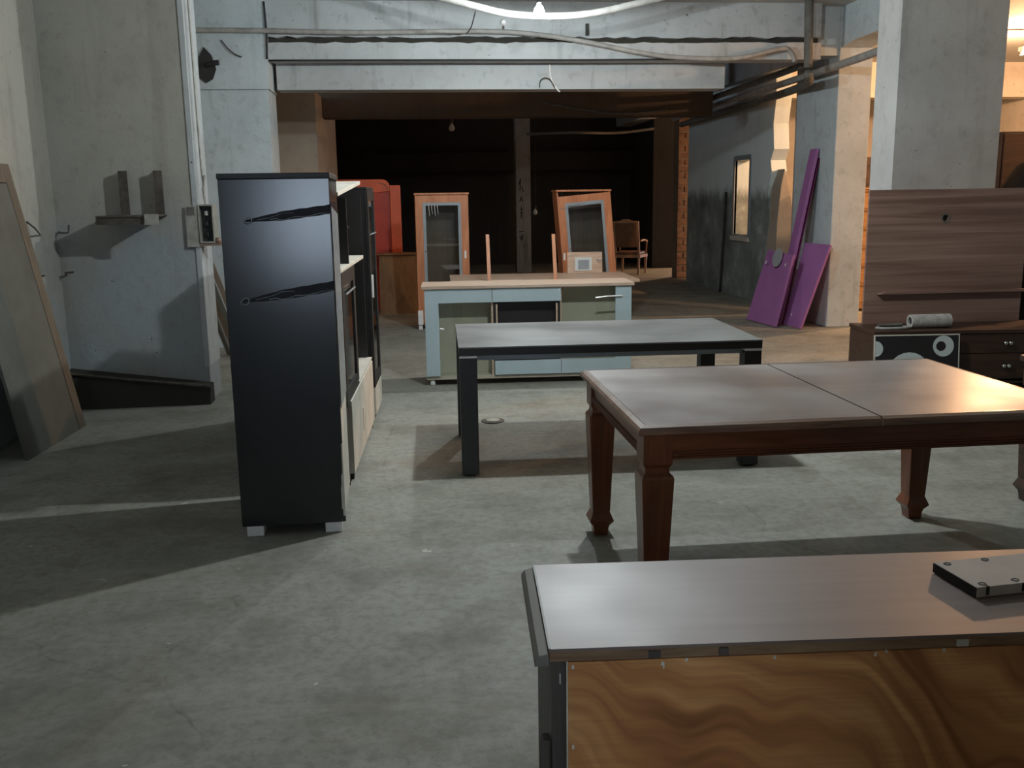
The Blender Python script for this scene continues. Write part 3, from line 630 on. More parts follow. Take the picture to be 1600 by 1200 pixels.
# ---- dark wall unit: near tall cabinet, middle unit, far tall cabinet
def tall_near():
    t = thing('tall_cabinet', 'tall blue-black cabinet turned side-on, two tape bands across its side', 'cabinet', (-0.857, 4.466, 0), 0.022)
    W, D, Z0, Z1 = 0.492, 0.62, 0.050, 1.712
    bx(0, W, 0, 0.022, Z0, Z1 - 0.026).build('side_panel', 'ebony', t, 0.002)
    bx(0, W, D - 0.022, D, Z0, Z1 - 0.026).build('side_panel', 'ebony', t, 0.002)
    bx(-0.004, W + 0.004, -0.004, D + 0.004, Z1 - 0.0255, Z1).build('top_panel', 'black', t, 0.003)
    bx(0.0, 0.008, 0.0225, D - 0.0225, Z0, Z1 - 0.027).build('back_panel', 'raw_white', t)
    bx(0.009, W - 0.02, 0.0225, D - 0.0225, Z0, Z0 + 0.02).build('bottom_panel', 'black', t)
    dm = bx(W - 0.019, W - 0.001, 0.024, D - 0.024, 0.75, Z1 - 0.03).build('door', 'ebony', t, 0.002)
    bx(W - 0.019, W - 0.003, 0.024, D - 0.024, Z0 + 0.022, 0.745).build('lower_front', 'raw_white', t, 0.002)
    # white raw edge showing where the laminate is chipped
    pts = [(W + 0.0002, 0.08), (W + 0.0002, 0.44), (W - 0.006, 0.44), (W - 0.006, 0.30), (W - 0.012, 0.28), (W - 0.012, 0.24), (W - 0.016, 0.22), (W - 0.016, 0.12), (W - 0.010, 0.11), (W - 0.010, 0.08)]
    MB().prism([(a, b) for a, b in pts], -0.0012, 0.020, 'y').build('chipped_edge', 'raw_white', t)
    for z, x0, tilt, h in ((1.50, 0.11, 0.13, 0.050), (1.135, 0.075, 0.155, 0.055)):
        L = W - x0
        vs_ = []; n = 14
        m = MB()
        top = []; bot = []
        for k_ in range(n + 1):
            u = k_ / n; xx = x0 + L * u; zz = z + math.tan(tilt) * L * u * 0.95
            hh = h * 0.85 * (0.22 + 0.78 * min(1, u * 2.2)) * (1 + 0.07 * math.sin(k_ * 2.3))
            top.append((xx, zz + hh / 2)); bot.append((xx, zz - hh / 2))
        m.prism(top + bot[::-1], -0.0022, -0.0004, 'y')
        tp = m.build('tape_band', 'tape', t)
        MB().tube([(bot[q_][0], -0.0035, bot[q_][1] + 0.006 + 0.004 * math.sin(q_ * 1.7)) for q_ in range(4, n + 1)], 0.0016, 5).build('tape_streak', 'film', tp)  # pale film lines draw the bright streaks on the glossy tape
        MB().tube([(top[q_][0], -0.0035, top[q_][1] - 0.012 + 0.003 * math.sin(q_ * 1.3)) for q_ in range(2, 9)], 0.0010, 5).build('tape_streak', 'film', tp)
        MB().tube([(x0 - 0.01, -0.004, z - 0.005), (x0 + 0.01, -0.006, z + 0.016), (x0 + 0.03, -0.006, z + 0.010), (x0 + 0.02, -0.006, z - 0.012), (x0 - 0.005, -0.004, z - 0.010)], 0.0025, 6, 4).build('tape_end', 'film', tp)
        bx(W + 0.0005, W + 0.003, 0.0, 0.4, z + math.tan(tilt) * L - 0.012, z + math.tan(tilt) * L + 0.03).build('tape_return', 'tape', tp)
    MB().slab((W + 0.004, 0.03, 1.56), (W + 0.012, 0.40, 1.52), (W + 0.012, 0.42, 0.62), (W + 0.004, 0.05, 0.60), 0.0015).build('wrap_sheet', 'film', t)
    for x in (0.02, W - 0.10):
        for y in (0.0, D - 0.08): bx(x, x + 0.08, y, y + 0.08, 0, Z0 - 0.0005).build('foot', 'white_plastic', t, 0.003)
tall_near()
def middle_unit():
    t = thing('wall_unit', 'black hutch with white shelves and a glass door over a white low front', 'wall unit', (-0.385, 5.20, 0), -0.045)
    D = 0.47
    L = 1.50
    # low cabinet
    bx(-D, -0.02, 0.02, L, 0.05, 0.485).build('low_carcass', 'black', t)
    f = bx(-0.019, 0.012, 0.12, 0.82, 0.045, 0.47).build('low_front', 'raw_white', t, 0.002); bx(-0.019, 0.012, 0.825, L, 0.045, 0.47).build('low_front', 'raw_white', t, 0.002)
    bx(-D, 0.010, 0.60, L, 0.4855, 0.495).build('low_top', 'raw_white', t)
    bx(0.0125, 0.014, 0.70, 0.712, 0.16, 0.30).build('scratch', 'dark_wood', t)
    for y in (0.16, L - 0.08):
        bx(-0.06, 0.0, y, y + 0.05, 0, 0.0495).build('foot', 'black', t); bx(-D + 0.02, -D + 0.08, y, y + 0.05, 0, 0.0495).build('foot', 'black', t)
    # glass-door cupboard
    bx(-D, -0.02, 0.0, 0.018, 0.49, 1.20).build('cupboard_side', 'black', t); bx(-D, -0.03, 0.66, 0.678, 0.49, 1.20).build('cupboard_side', 'black', t)
    bx(-D, -D + 0.01, 0.018, L, 0.49, 1.64).build('back_panel', 'black', t)
    d = MB(); d.box(-0.018, 0.004, 0.0, 0.66, 0.46, 0.55); d.box(-0.018, 0.004, 0.0, 0.66, 1.12, 1.20); d.box(-0.018, 0.004, 0.0, 0.09, 0.55, 1.12); d.box(-0.018, 0.004, 0.57, 0.66, 0.55, 1.12)
    dd = d.build('door', 'black', t, 0.002); bx(-0.010, -0.004, 0.091, 0.569, 0.551, 1.119).build('pane', 'glass_dark', dd)
    MB().tube([(0.012, 0.09, 1.075), (0.012, 0.56, 1.075)], 0.006, 6).build('tape_strip', 'film', dd)
    bx(-D + 0.012, -0.04, 0.02, 0.655, 0.80, 0.815).build('shelf', 'frame_grey', t)
    # white shelf, divider, sloping loose top
    bx(-D + 0.011, 0.0, 0.0, 1.30, 1.2005, 1.222).build('shelf', 'raw_white', t, 0.002)
    bx(-D + 0.012, -0.004, 0.44, 0.462, 1.2225, 1.60).build('divider', 'black', t)
    bx(-D + 0.012, -0.06, 1.08, 1.098, 0.4955, 1.20).build('divider', 'black', t)
    bx(-D + 0.012, -0.02, L - 0.02, L, 0.4955, 1.62).build('end_panel', 'black', t)
    MB().slab((-D, 0.0, 1.607), (0.005, 0.0, 1.607), (0.005, 1.25, 1.686), (-D, 1.25, 1.686), 0.022).build('top_shelf', 'raw_white', t, 0.002)
    bx(-D + 0.012, -0.1, 1.2, 1.48, 1.40, 1.415).build('shelf', 'black', t)
middle_unit()
def tall_far():
    t = thing('tall_cabinet', 'tall black glass-door cabinet with a white base at the far end of the dark unit', 'cabinet', (-0.30, 6.82, 0), -0.05)
    W, D = 0.48, 0.52
    bx(-W, -0.02, 0, 0.018, 0.05, 1.655).build('side_panel', 'black', t); bx(-W, -0.02, D - 0.018, D, 0.05, 1.655).build('side_panel', 'black', t)
    bx(-W, -0.002, 0, D, 1.6555, 1.675).build('top_panel', 'black', t, 0.002)
    bx(-W, -W + 0.01, 0.0185, D - 0.0185, 0.05, 1.655).build('back_panel', 'black', t)
    bx(-0.019, 0.004, 0, D, 0.05, 0.245).build('low_front', 'raw_white', t, 0.002)
    d = MB(); d.box(-0.019, 0.004, 0, D, 0.25, 0.33); d.box(-0.019, 0.004, 0, D, 1.58, 1.653); d.box(-0.019, 0.004, 0, 0.075, 0.33, 1.58); d.box(-0.019, 0.004, D - 0.075, D, 0.33, 1.58)
    dd = d.build('door', 'black', t, 0.002); bx(-0.011, -0.005, 0.076, D - 0.076, 0.331, 1.579).build('pane', 'glass_dark', dd)
    MB().tube([(0.012, 0.04, 1.345), (0.012, 0.45, 1.345)], 0.006, 6).build('tape_strip', 'film', dd)
    bx(0.005, 0.016, 0.03, 0.065, 0.90, 1.06).build('handle', 'white_plastic', dd)
    for z in (0.6, 0.95, 1.3): bx(-W + 0.012, -0.03, 0.02, D - 0.02, z, z + 0.015).build('shelf', 'frame_grey', t)
    for x in (-W + 0.02, -0.07):
        for y in (0.01, D - 0.06): bx(x, x + 0.05, y, y + 0.05, 0, 0.0495).build('foot', 'black', t)
tall_far()

# ---- two cherry display cabinets at the back
def display(name_label, loc, rz, W, H, rack, door_skew, white_foot):
    t = thing('display_cabinet', name_label, 'cabinet', loc, rz, 'cherry display cabinets')
    D = 0.38
    def sh(x, z): return x + rack * (H - z)
    def quad(x0, x1, y0, y1, z0, z1):
        return MB().hexa([(sh(x0, z0), y0, z0), (sh(x1, z0), y0, z0), (sh(x1, z0), y1, z0), (sh(x0, z0), y1, z0)], [(sh(x0, z1), y0, z1), (sh(x1, z1), y0, z1), (sh(x1, z1), y1, z1), (sh(x0, z1), y1, z1)])
    quad(-0.01, W + 0.01, -0.015, D, H - 0.022, H).build('top_panel', 'cherry', t, 0.002)
    quad(0, 0.018, 0.022, D, 0.05, H - 0.023).build('side_panel', 'cherry', t); quad(W - 0.018, W, 0.022, D, 0.05, H - 0.023).build('side_panel', 'cherry', t)
    quad(0.02, W - 0.02, D - 0.012, D - 0.004, 0.06, H - 0.024).build('back_panel', 'cab_back', t)
    quad(0.02, W - 0.02, 0.03, D - 0.014, 0.05, 0.07).build('bottom_panel', 'cherry', t)
    s = 0.092
    def q(x0, x1, z0, z1): return [(x0, z0), (x1, z0), (x1, z1), (x0, z1)]
    def dk(x, z): return (sh(x, z), z - door_skew * (W - x) / W)
    def piece(p, y0, y1): return MB().prism([dk(*k_) for k_ in p], y0, y1, 'y')
    z0, z1 = 0.075, H - 0.030
    m = piece(q(0.002, s, z0, z1), 0, 0.02); o = len(m.v)
    for p in (q(W - s, W - 0.002, z0, z1), q(s, W - s, z0, z0 + 0.12), q(s, W - s, z1 - 0.085, z1)):
        k_ = piece(p, 0, 0.02); m.add(k_.v, k_.f)
    d = m.build('door', 'cherry', t)
    g = None
    for p in (q(s, s + 0.035, z0 + 0.12, z1 - 0.085), q(W - s - 0.035, W - s, z0 + 0.12, z1 - 0.085), q(s + 0.035, W - s - 0.035, z1 - 0.12, z1 - 0.085), q(s + 0.035, W - s - 0.035, z0 + 0.12, z0 + 0.155)):
        k_ = piece(p, -0.003, 0.014)
        g = k_ if g is None else g.add(k_.v, k_.f)
    g.build('bead', 'frame_grey', d)
    piece(q(s + 0.035, W - s - 0.035, z0 + 0.155, z1 - 0.12), 0.005, 0.010).build('pane', 'glass', d)
    bx(-0.012, 0.012, -0.012, -0.0005, -0.045, 0.045).build('handle', 'white_plastic', d, loc=(sh(W - 0.05, 0.9) if rack == 0 else sh(0.03, 0.9), 0, 0.91 if rack == 0 else 0.86))
    MB().lathe([(0.006, 0), (0.006, 0.02)], (sh(s + 0.02, 0.95), -0.01, 0.95)).build('lock', 'chrome', d)
    if rack == 0:
        for k_ in range(4):
            xx = s + 0.07 + k_ * 0.035
            MB().tube([(xx, -0.004, z1 - 0.10), (xx + 0.004, -0.010, z1 - 0.17), (xx + 0.012, -0.004, z1 - 0.24 + 0.02 * (k_ % 2))], 0.005, 6, 3).build('tape_fold', 'film', d)
    else:
        MB().tube([(s - 0.05, -0.006, z1 - 0.20), (s + 0.1, -0.008, z1 - 0.17), (W - s, -0.006, z1 - 0.135)], 0.004, 6, 3).build('tape_fold', 'film', d)
    fm = 'white_plastic' if white_foot else 'black'
    for x in (0.0, W - 0.05):
        for y in (0.0, D - 0.06): bx(sh(x, 0), sh(x, 0) + 0.045, y, y + 0.05, 0, 0.0495).build('foot', fm, t)
    if white_foot: bx(-0.006, 0.055, -0.012, -0.001, 0.06, 0.235).build('corner_guard', 'white_plastic', t)
display('upright cherry display cabinet with a white lower corner guard', (0.055, 11.72, 0), 0.01, 0.645, 1.655, 0.0, 0.0, True)
display('racked leaning cherry display cabinet with its glass door hanging crooked', (1.775, 11.68, 0), 0.0, 0.665, 1.668, 0.083, 0.055, False)

# ---- beech table with small door on it, slats leaning, all behind the grey sideboard
def beech_table():
    t = thing('work_table', 'low pale beech table behind the blue-grey sideboard', 'table', (0.40, 10.20, 0), -0.03)
    W, D, H = 2.05, 1.08, 0.70
    bx(0, 0.80, 0.22, D, H - 0.03, H).build('table_top', 'pink_wood', t, 0.003); bx(0.803, W, 0, D, H - 0.032, H - 0.002).build('table_top', 'pink_wood', t, 0.003)
    for x in (0.04, W - 0.10):
        for y in (0.26, D - 0.12): bx(x, x + 0.06, y, y + 0.06, 0, H - 0.033).build('leg', 'cherry', t)
    bx(0.1, W - 0.1, 0.30, 0.32, H - 0.12, H - 0.033).build('apron', 'cherry', t)
beech_table()
for lab, x in (('thin wooden slat standing behind the sideboard, nearer the upright cherry cabinet', 0.815), ('thin wooden slat standing behind the sideboard, nearer the racked cherry cabinet', 1.50)):
    yb = 10.05 if x > 1 else 10.27
    m = MB().hexa([(x - 0.02, yb - 0.32, 0), (x + 0.02, yb - 0.32, 0), (x + 0.02, yb - 0.30, 0), (x - 0.02, yb - 0.30, 0)],
                  [(x - 0.018, yb + 0.06, 1.20), (x + 0.018, yb + 0.06, 1.20), (x + 0.018, yb + 0.08, 1.20), (x - 0.018, yb + 0.08, 1.20)])
    tag(m.build('wooden_slat', 'cherry'), lab, 'slat', 'slats behind the sideboard')
def small_door():
    t = thing('cabinet_door', 'small beech cabinet door with a blue-grey framed pane propped on the beech table', 'door', (1.815, 11.10, 0.699), 0.0)
    W, H = 0.415, 0.245
    lean = 0.10
    def sl(x0, x1, z0, z1, y0, th): return MB().slab((x0, y0 + z0 * lean, z0), (x0, y0 + z1 * lean, z1), (x1, y0 + z1 * lean, z1), (x1, y0 + z0 * lean, z0), th)
    sl(0, W, 0.002, H, 0, 0.018).build('door_leaf', 'pink_wood', t)
    sl(0.09, 0.29, 0.03, 0.185, -0.010, 0.008).build('bead', 'white_print', t)
    sl(0.125, 0.255, 0.05, 0.155, -0.017, 0.005).build('pane', 'frame_grey', t)
    MB().tube([(0.345, -0.01, 0.16), (0.36, -0.03, 0.15), (0.40, -0.02, 0.155)], 0.008, 6, 3).build('wrap_knot', 'film', t)
small_door()

# ---- red wardrobe and plywood sheet
def red_wardrobe():
    t = thing('red_wardrobe', 'orange-red wardrobe with a rounded upper corner in the back', 'wardrobe', (-1.02, 14.0, 0), 0.0)
    W, H = 0.88, 1.87
    arch = [(0, 0)] + [(0, H)] + [(W - 0.16 - 0.10 + 0.10 * math.sin(a), H - 0.08 + 0.08 * math.cos(a)) for a in [k_ * PI / 16 for k_ in range(9)]]
    # surround as pieces: top arch band, right stile, recessed panel
    MB().prism([(0, H - 0.24), (0, H), (W - 0.26, H)] + [(W - 0.26 + 0.11 * math.sin(a), H - 0.10 + 0.10 * math.cos(a)) for a in [k_ * PI / 16 for k_ in range(1, 9)]] + [(W - 0.15, H - 0.17)], 0, 0.04, 'y').build('top_band', 'red_paint', t, 0.004)
    bx(W - 0.149, W, 0.0, 0.05, 0, H - 0.085).build('stile', 'red_paint', t, 0.006)
    bx(0, 0.12, 0.0, 0.04, 0, H - 0.241).build('stile', 'red_paint', t, 0.004)
    bx(0.1205, W - 0.1495, 0.03, 0.05, 0.0, H - 0.175).build('door_panel', 'red_deep', t)
    bx(0, W, 0.051, 0.5, 0.0, H - 0.10).build('carcass', 'red_deep', t, 0.01)
    MB().tube([(W - 0.30, 0.0, H - 0.05), (W - 0.2, -0.01, H - 0.08), (W - 0.16, -0.01, H - 0.16)], 0.006, 6, 4).build('trim_line', 'edge_worn', t)
red_wardrobe()
m = MB().slab((-0.47, 13.45, 0), (-0.47, 13.68, 0.80), (0.06, 13.68, 0.80), (0.06, 13.45, 0), 0.018)
pl = tag(m.build('plywood_sheet', 'ply'), 'brown plywood sheet leaning below the red wardrobe', 'board')
m = bx(-0.49, 0.10, 13.64, 13.99, 0.812, 0.83)
m.box(-0.46, -0.43, 13.72, 13.96, 0, 0.811); m.box(0.04, 0.07, 13.72, 13.96, 0, 0.811)
tag(m.build('plywood_bench', 'ply'), 'narrow wooden bench edge between red wardrobe and plywood sheet', 'bench')

# ---- armchair in the back room
def armchair():
    t = thing('armchair', 'wooden armchair with a leather back in the dark back room', 'chair', (4.50, 19.45, 0), 2.62)
    wd = 'chair_wood'
    bx(-0.27, 0.27, -0.27, 0.24, 0.40, 0.46).build('seat', 'leather', t, 0.02)
    bx(-0.28, 0.28, -0.28, 0.25, 0.34, 0.40).build('seat_rail', wd, t)
    for x in (-0.25, 0.25):
        MB().lathe([(0.016, 0), (0.018, 0.1), (0.026, 0.34)], (x, -0.24, 0), square=True).build('leg', wd, t)
        MB().hexa([(x - 0.02, 0.27, 0), (x + 0.02, 0.27, 0), (x + 0.02, 0.31, 0), (x - 0.02, 0.31, 0)], [(x - 0.02, 0.22, 0.4), (x + 0.02, 0.22, 0.4), (x + 0.02, 0.26, 0.4), (x - 0.02, 0.26, 0.4)]).build('leg', wd, t)
        MB().hexa([(x - 0.02, 0.22, 0.4), (x + 0.02, 0.22, 0.4), (x + 0.02, 0.26, 0.4), (x - 0.02, 0.26, 0.4)], [(x - 0.02, 0.33, 1.06), (x + 0.02, 0.33, 1.06), (x + 0.02, 0.36, 1.06), (x - 0.02, 0.36, 1.06)]).build('back_post', wd, t)
        MB().tube([(x * 1.12, 0.25, 0.68), (x * 1.15, 0.0, 0.69), (x * 1.15, -0.2, 0.66)], 0.022, 8, 4).build('arm', wd, t)
        MB().tube([(x * 1.12, -0.18, 0.40), (x * 1.15, -0.16, 0.55), (x * 1.15, -0.18, 0.66)], 0.017, 8, 4).build('arm_post', wd, t)
    MB().hexa([(-0.23, 0.21, 0.55), (0.23, 0.21, 0.55), (0.23, 0.29, 0.55), (-0.23, 0.29, 0.55)], [(-0.23, 0.29, 1.04), (0.23, 0.29, 1.04), (0.23, 0.37, 1.04), (-0.23, 0.37, 1.04)]).build('backrest', 'leather', t, 0.02)
    MB().prism([(-0.27, 1.04), (0.27, 1.04), (0.27, 1.08), (0.12, 1.09), (0.05, 1.12), (-0.05, 1.12), (-0.12, 1.09), (-0.27, 1.08)], 0.32, 0.37, 'y').build('crest_rail', wd, t, 0.006)
armchair()

# ---- purple bed parts
def purple():
    t = thing('purple_headboard', 'purple bed panel with a grey disc at its top edge', 'bed part', (0, 0, 0), 0, 'purple bed parts')
    a, b, c, d = (4.345, 10.97, 0.004), (4.262, 11.74, 0.004), (4.532, 11.775, 0.885), (4.548, 11.0, 0.858)
    MB().slab(a, d, c, b, 0.03).build('panel', 'purple', t, 0.003)
    A, B, D_ = Vector(a), Vector(b), Vector(d)
    eu = (Vector(b) - A).normalized(); ev = (D_ - A); hv = ev.length; ev.normalize(); nn = eu.cross(ev).normalized()
    if nn.x > 0: nn = -nn
    def on(u, v, w): return A + eu * u + ev * v + nn * w
    m = MB(); n = 20; R_ = 0.115; cu, cv = 0.36, hv - 0.055
    ring0 = [on(cu + R_ * math.cos(2 * PI * i / n), cv + R_ * math.sin(2 * PI * i / n), 0.031) for i in range(n)]
    ring1 = [on(cu + R_ * math.cos(2 * PI * i / n), cv + R_ * math.sin(2 * PI * i / n), 0.036) for i in range(n)]
    m.add(ring0 + ring1, [tuple(range(n)), tuple(range(n, 2 * n))[::-1]] + [(i, (i + 1) % n, n + (i + 1) % n, n + i) for i in range(n)])
    m.build('disc', 'grey_plastic', t)
    for u, v in ((0.62, hv - 0.13), (0.12, hv - 0.13)):
        m = MB(); r = 0.022
        q0 = [on(u + r * 0.6 * math.cos(2 * PI * i / 8), v + r * math.sin(2 * PI * i / 8), 0.0305) for i in range(8)]; q1 = [on(u + r * 0.6 * math.cos(2 * PI * i / 8), v + r * math.sin(2 * PI * i / 8), 0.035) for i in range(8)]
        m.add(q0 + q1, [tuple(range(8)), tuple(range(8, 16))[::-1]] + [(i, (i + 1) % 8, 8 + (i + 1) % 8, 8 + i) for i in range(8)]); m.build('screw_cap', 'white_plastic', t)
    t2 = thing('bed_rail', 'long narrow purple bed rail leaning on the blue pier', 'bed part', (0, 0, 0), 0, 'purple bed parts')
    y0, y1 = 11.28, 11.47
    MB().hexa([(4.465, y0 - .06, 0.002), (4.505, y0 - .06, 0.002), (4.505, y1 - .06, 0.002), (4.465, y1 - .06, 0.002)], [(4.872, y0, 2.11), (4.910, y0, 2.105), (4.910, y1, 2.105), (4.872, y1, 2.11)]).build('rail', 'purple', t2, 0.003)
    MB().hexa([(4.508, y0 - .065, 0.002), (4.53, y0 - .065, 0.002), (4.53, y1 - .06, 0.002), (4.508, y1 - .06, 0.002)], [(4.9105, y0 - .006, 2.0), (4.918, y0 - .006, 2.0), (4.918, y1, 2.0), (4.9105, y1, 2.0)]).build('edge_strip', 'purple_edge', t2)
    t3 = thing('purple_footboard', 'purple bed panel with a curved groove leaning against the blue pier', 'bed part', (0, 0, 0), 0, 'purple bed parts')
    a, b, c, d = (4.560, 10.74, 0.004), (4.525, 11.16, 0.004), (4.800, 11.28, 0.985), (4.900, 10.78, 0.98)
    MB().slab(a, d, c, b, 0.028).build('panel', 'purple', t3, 0.003)
    A = Vector(a); eu = (Vector(b) - A).normalized(); ev = (Vector(d) - A).normalized(); hv = (Vector(d) - A).length
    nn = eu.cross(ev).normalized()
    if nn.x > 0: nn = -nn
    MB().tube([A + eu * u + ev * v + nn * 0.029 for u, v in ((0.34, 0.10), (0.26, 0.42), (0.20, 0.62), (0.14, 0.80), (0.16, hv - 0.03))], 0.005, 6, 5).build('groove', 'purple_edge', t3)
    for u, v in ((0.3, hv - 0.12), (0.3, 0.14)):
        p = A + eu * u + ev * v + nn * 0.030
        MB().lathe([(0.012, -0.012), (0.012, 0.012)], p, 8).build('screw_cap', 'white_plastic', t3)
purple()

# ---- walnut low cabinet with tall panel, right
def tv_unit():
    t = thing('low_cabinet', 'low dark walnut cabinet in front of the broad pier, brass knobs at right', 'cabinet', (3.635, 7.143, 0), -0.087)
    W, D, H = 1.72, 0.53, 0.50
    bx(-0.01, W, -0.012, D, H - 0.03, H).build('top_panel', 'walnut_dark', t, 0.003)
    bx(0, 0.02, 0, D, 0.06, H - 0.031).build('side_panel', 'walnut_dark', t, 0.002); bx(W - 0.03, W - 0.01, 0, D, 0.06, H - 0.031).build('side_panel', 'walnut', t)
    bx(0.021, W - 0.031, D - 0.02, D - 0.01, 0.06, H - 0.031).build('back_panel', 'walnut_dark', t); bx(0.021, W - 0.031, 0.02, D - 0.021, 0.06, 0.08).build('bottom_panel', 'walnut_dark', t)
    bx(0.021, 0.69, 0.0, 0.02, 0.085, H - 0.033).build('door', 'walnut_dark', t)
    for z0, z1 in ((0.31, H - 0.034), (0.10, 0.305)):
        d = bx(0.693, W - 0.033, -0.002, 0.02, z0, z1).build('drawer', 'walnut_dark', t, 0.002)
        for xx in (1.045, 1.085):
            MB().lathe([(0.006, 0), (0.006, 0.015), (0.016, 0.02), (0.017, 0.03), (0.010, 0.037)], (0, 0, 0), 12).build('knob', 'chrome', d, smooth=True, loc=(xx, -0.002, (z0 + z1) / 2 + 0.005), rot=(PI / 2, 0, 0))
    for x in (0.02, W - 0.09):
        for y in (0.02, D - 0.08): bx(x, x + 0.05, y, y + 0.05, 0, 0.0595).build('foot', 'black', t)
tv_unit()
def walnut_panel():
    t = thing('back_panel_board', 'large striped walnut panel with a round cable hole standing on the low cabinet', 'panel', (3.735, 7.56, 0.5003), -0.035)
    W, H = 1.36, 1.103
    hx, hz, r = 0.655, 0.868, 0.028
    n = 24
    # board with a round hole
    for y0, y1 in ((0, 0.025),):
        vs_ = []; fs = []
        ring = [(hx + r * math.cos(2 * PI * i / n), hz + r * math.sin(2 * PI * i / n)) for i in range(n)]
        def edge(a):
            c, s = math.cos(a), math.sin(a); best = 1e9
            for lim, comp, o in ((W, c, hx), (0, c, hx), (H, s, hz), (0, s, hz)):
                if abs(comp) > 1e-6:
                    q = (lim - o) / comp
                    if q > 0: best = min(best, q)
            return (hx + c * best, hz + s * best)
        angs = sorted([2 * PI * i / n for i in range(n)] + [math.atan2(z - hz, x - hx) % (2 * PI) for x, z in ((0, 0), (W, 0), (W, H), (0, H))])
        inn = [(hx + r * math.cos(a), hz + r * math.sin(a)) for a in angs]; out = [edge(a) for a in angs]; k_ = len(angs)
        for y in (y0, y1): vs_ += [(p[0], y, p[1]) for p in inn] + [(p[0], y, p[1]) for p in out]
        for i in range(k_):
            j = (i + 1) % k_
            fs += [(i, j, k_ + j, k_ + i), (2 * k_ + i, 3 * k_ + i, 3 * k_ + j, 2 * k_ + j), (i, 2 * k_ + i, 2 * k_ + j, j), (k_ + i, k_ + j, 3 * k_ + j, 3 * k_ + i)]
        MB().add(vs_, fs).build('board', 'walnut', t)
    m = MB(); ro, ri_ = 0.040, 0.027
    vs_ = [(hx + q * math.cos(2 * PI * i / n), y, hz + q * math.sin(2 * PI * i / n)) for y in (-0.003, -0.0003) for q in (ri_, ro) for i in range(n)]
    fs = []
    for i in range(n):
        j = (i + 1) % n
        fs += [(i, j, n + j, n + i), (2 * n + i, 3 * n + i, 3 * n + j, 2 * n + j), (i, 2 * n + i, 2 * n + j, j), (n + i, n + j, 3 * n + j, 3 * n + i)]
    m.add(vs_, fs).build('grommet', 'pipe_dark', t)
    bx(hx - 0.06, hx + 0.06, 0.0255, 0.045, hz - 0.06, hz + 0.06).build('hole_backing', 'cable', t)  # black box added behind the hole so it reads dark
    sh_ = MB().prism([(0.10, 0.252), (W, 0.252), (W, 0.275), (0.16, 0.275)], -0.06, -0.0005, 'y').build('ledge', 'walnut', t, 0.003)
walnut_panel()
def circle_panel():
    t = thing('patterned_panel', 'black panel with pale circles leaning on the low walnut cabinet', 'panel', (3.60, 7.02, 0), -0.087)
    W, H = 0.66, 0.475
    lean = 0.10
    rx = math.atan(lean)
    def put(m, name, mat): return m.build(name, mat, t, rot=(-rx, 0, 0))
    put(bx(0, W, 0, 0.012, 0.002, H), 'panel', 'print')
    put(bx(-0.008, W + 0.008, -0.003, 0.013, H + 0.0002, H + 0.010), 'edge_strip', 'raw_white'); put(bx(W + 0.0002, W + 0.008, -0.003, 0.013, 0.002, H), 'edge_strip', 'raw_white'); put(bx(-0.008, -0.0002, -0.003, 0.013, 0.002, H), 'edge_strip', 'raw_white')
    def half(cx, cz, r, a0, a1, y, mat, close=True):
        n = 24; pts = [(cx + r * math.cos(a0 + (a1 - a0) * i / n), cz + r * math.sin(a0 + (a1 - a0) * i / n)) for i in range(n + (0 if abs(a1 - a0 - 2 * PI) < 1e-6 else 1))]
        put(MB().prism(pts, y - 0.0012, y, 'y'), 'printed_circle', mat)
    half(0.0, H - 0.10, 0.062, -PI / 2, PI / 2, -0.0003, 'white_print')
    half(0.54, H - 0.085, 0.083, 0, 2 * PI, -0.0003, 'white_print'); half(0.520, H - 0.085, 0.038, 0, 2 * PI, -0.0018, 'print')
    half(0.27, H - 0.30, 0.17, 0, 2 * PI, -0.0003, 'white_print')
circle_panel()
t = thing('paper_roll', 'speckled grey paper roll lying on the low walnut cabinet', 'roll', (3.99, 7.27, 0.5003), -0.04)
m = MB(); n = 20; ro, ri_ = 0.055, 0.035
vs_ = [(x, q * math.cos(2 * PI * i / n), ro + q * math.sin(2 * PI * i / n)) for x in (0, 0.33) for q in (ri_, ro) for i in range(n)]; fs = []
for i in range(n):
    j = (i + 1) % n
    fs += [(i, j, n + j, n + i), (2 * n + i, 3 * n + i, 3 * n + j, 2 * n + j), (i, 2 * n + i, 2 * n + j, j), (n + i, n + j, 3 * n + j, 3 * n + i)]
m.add(vs_, fs).build('paper', 'paper', t, smooth=False)
bx(0.01, 0.32, -0.020, 0.020, ro - 0.02, ro + 0.02).build('core', 'cable', t)
t = thing('steel_clamp', 'flat grey metal clamp lying left of the paper roll', 'clamp', (3.70, 7.23, 0.5003), 0.0)
MB().tube([(0.0, 0.02, 0.012), (0.05, -0.03, 0.012), (0.20, -0.035, 0.012), (0.27, 0.0, 0.012), (0.20, 0.05, 0.012), (0.06, 0.06, 0.012), (0.0, 0.02, 0.012)], 0.011, 8, 4).build('loop', 'pipe', t)
MB().tube([(0.02, 0.03, 0.03), (0.22, 0.035, 0.03)], 0.012, 8).build('bar', 'pipe_dark', t)

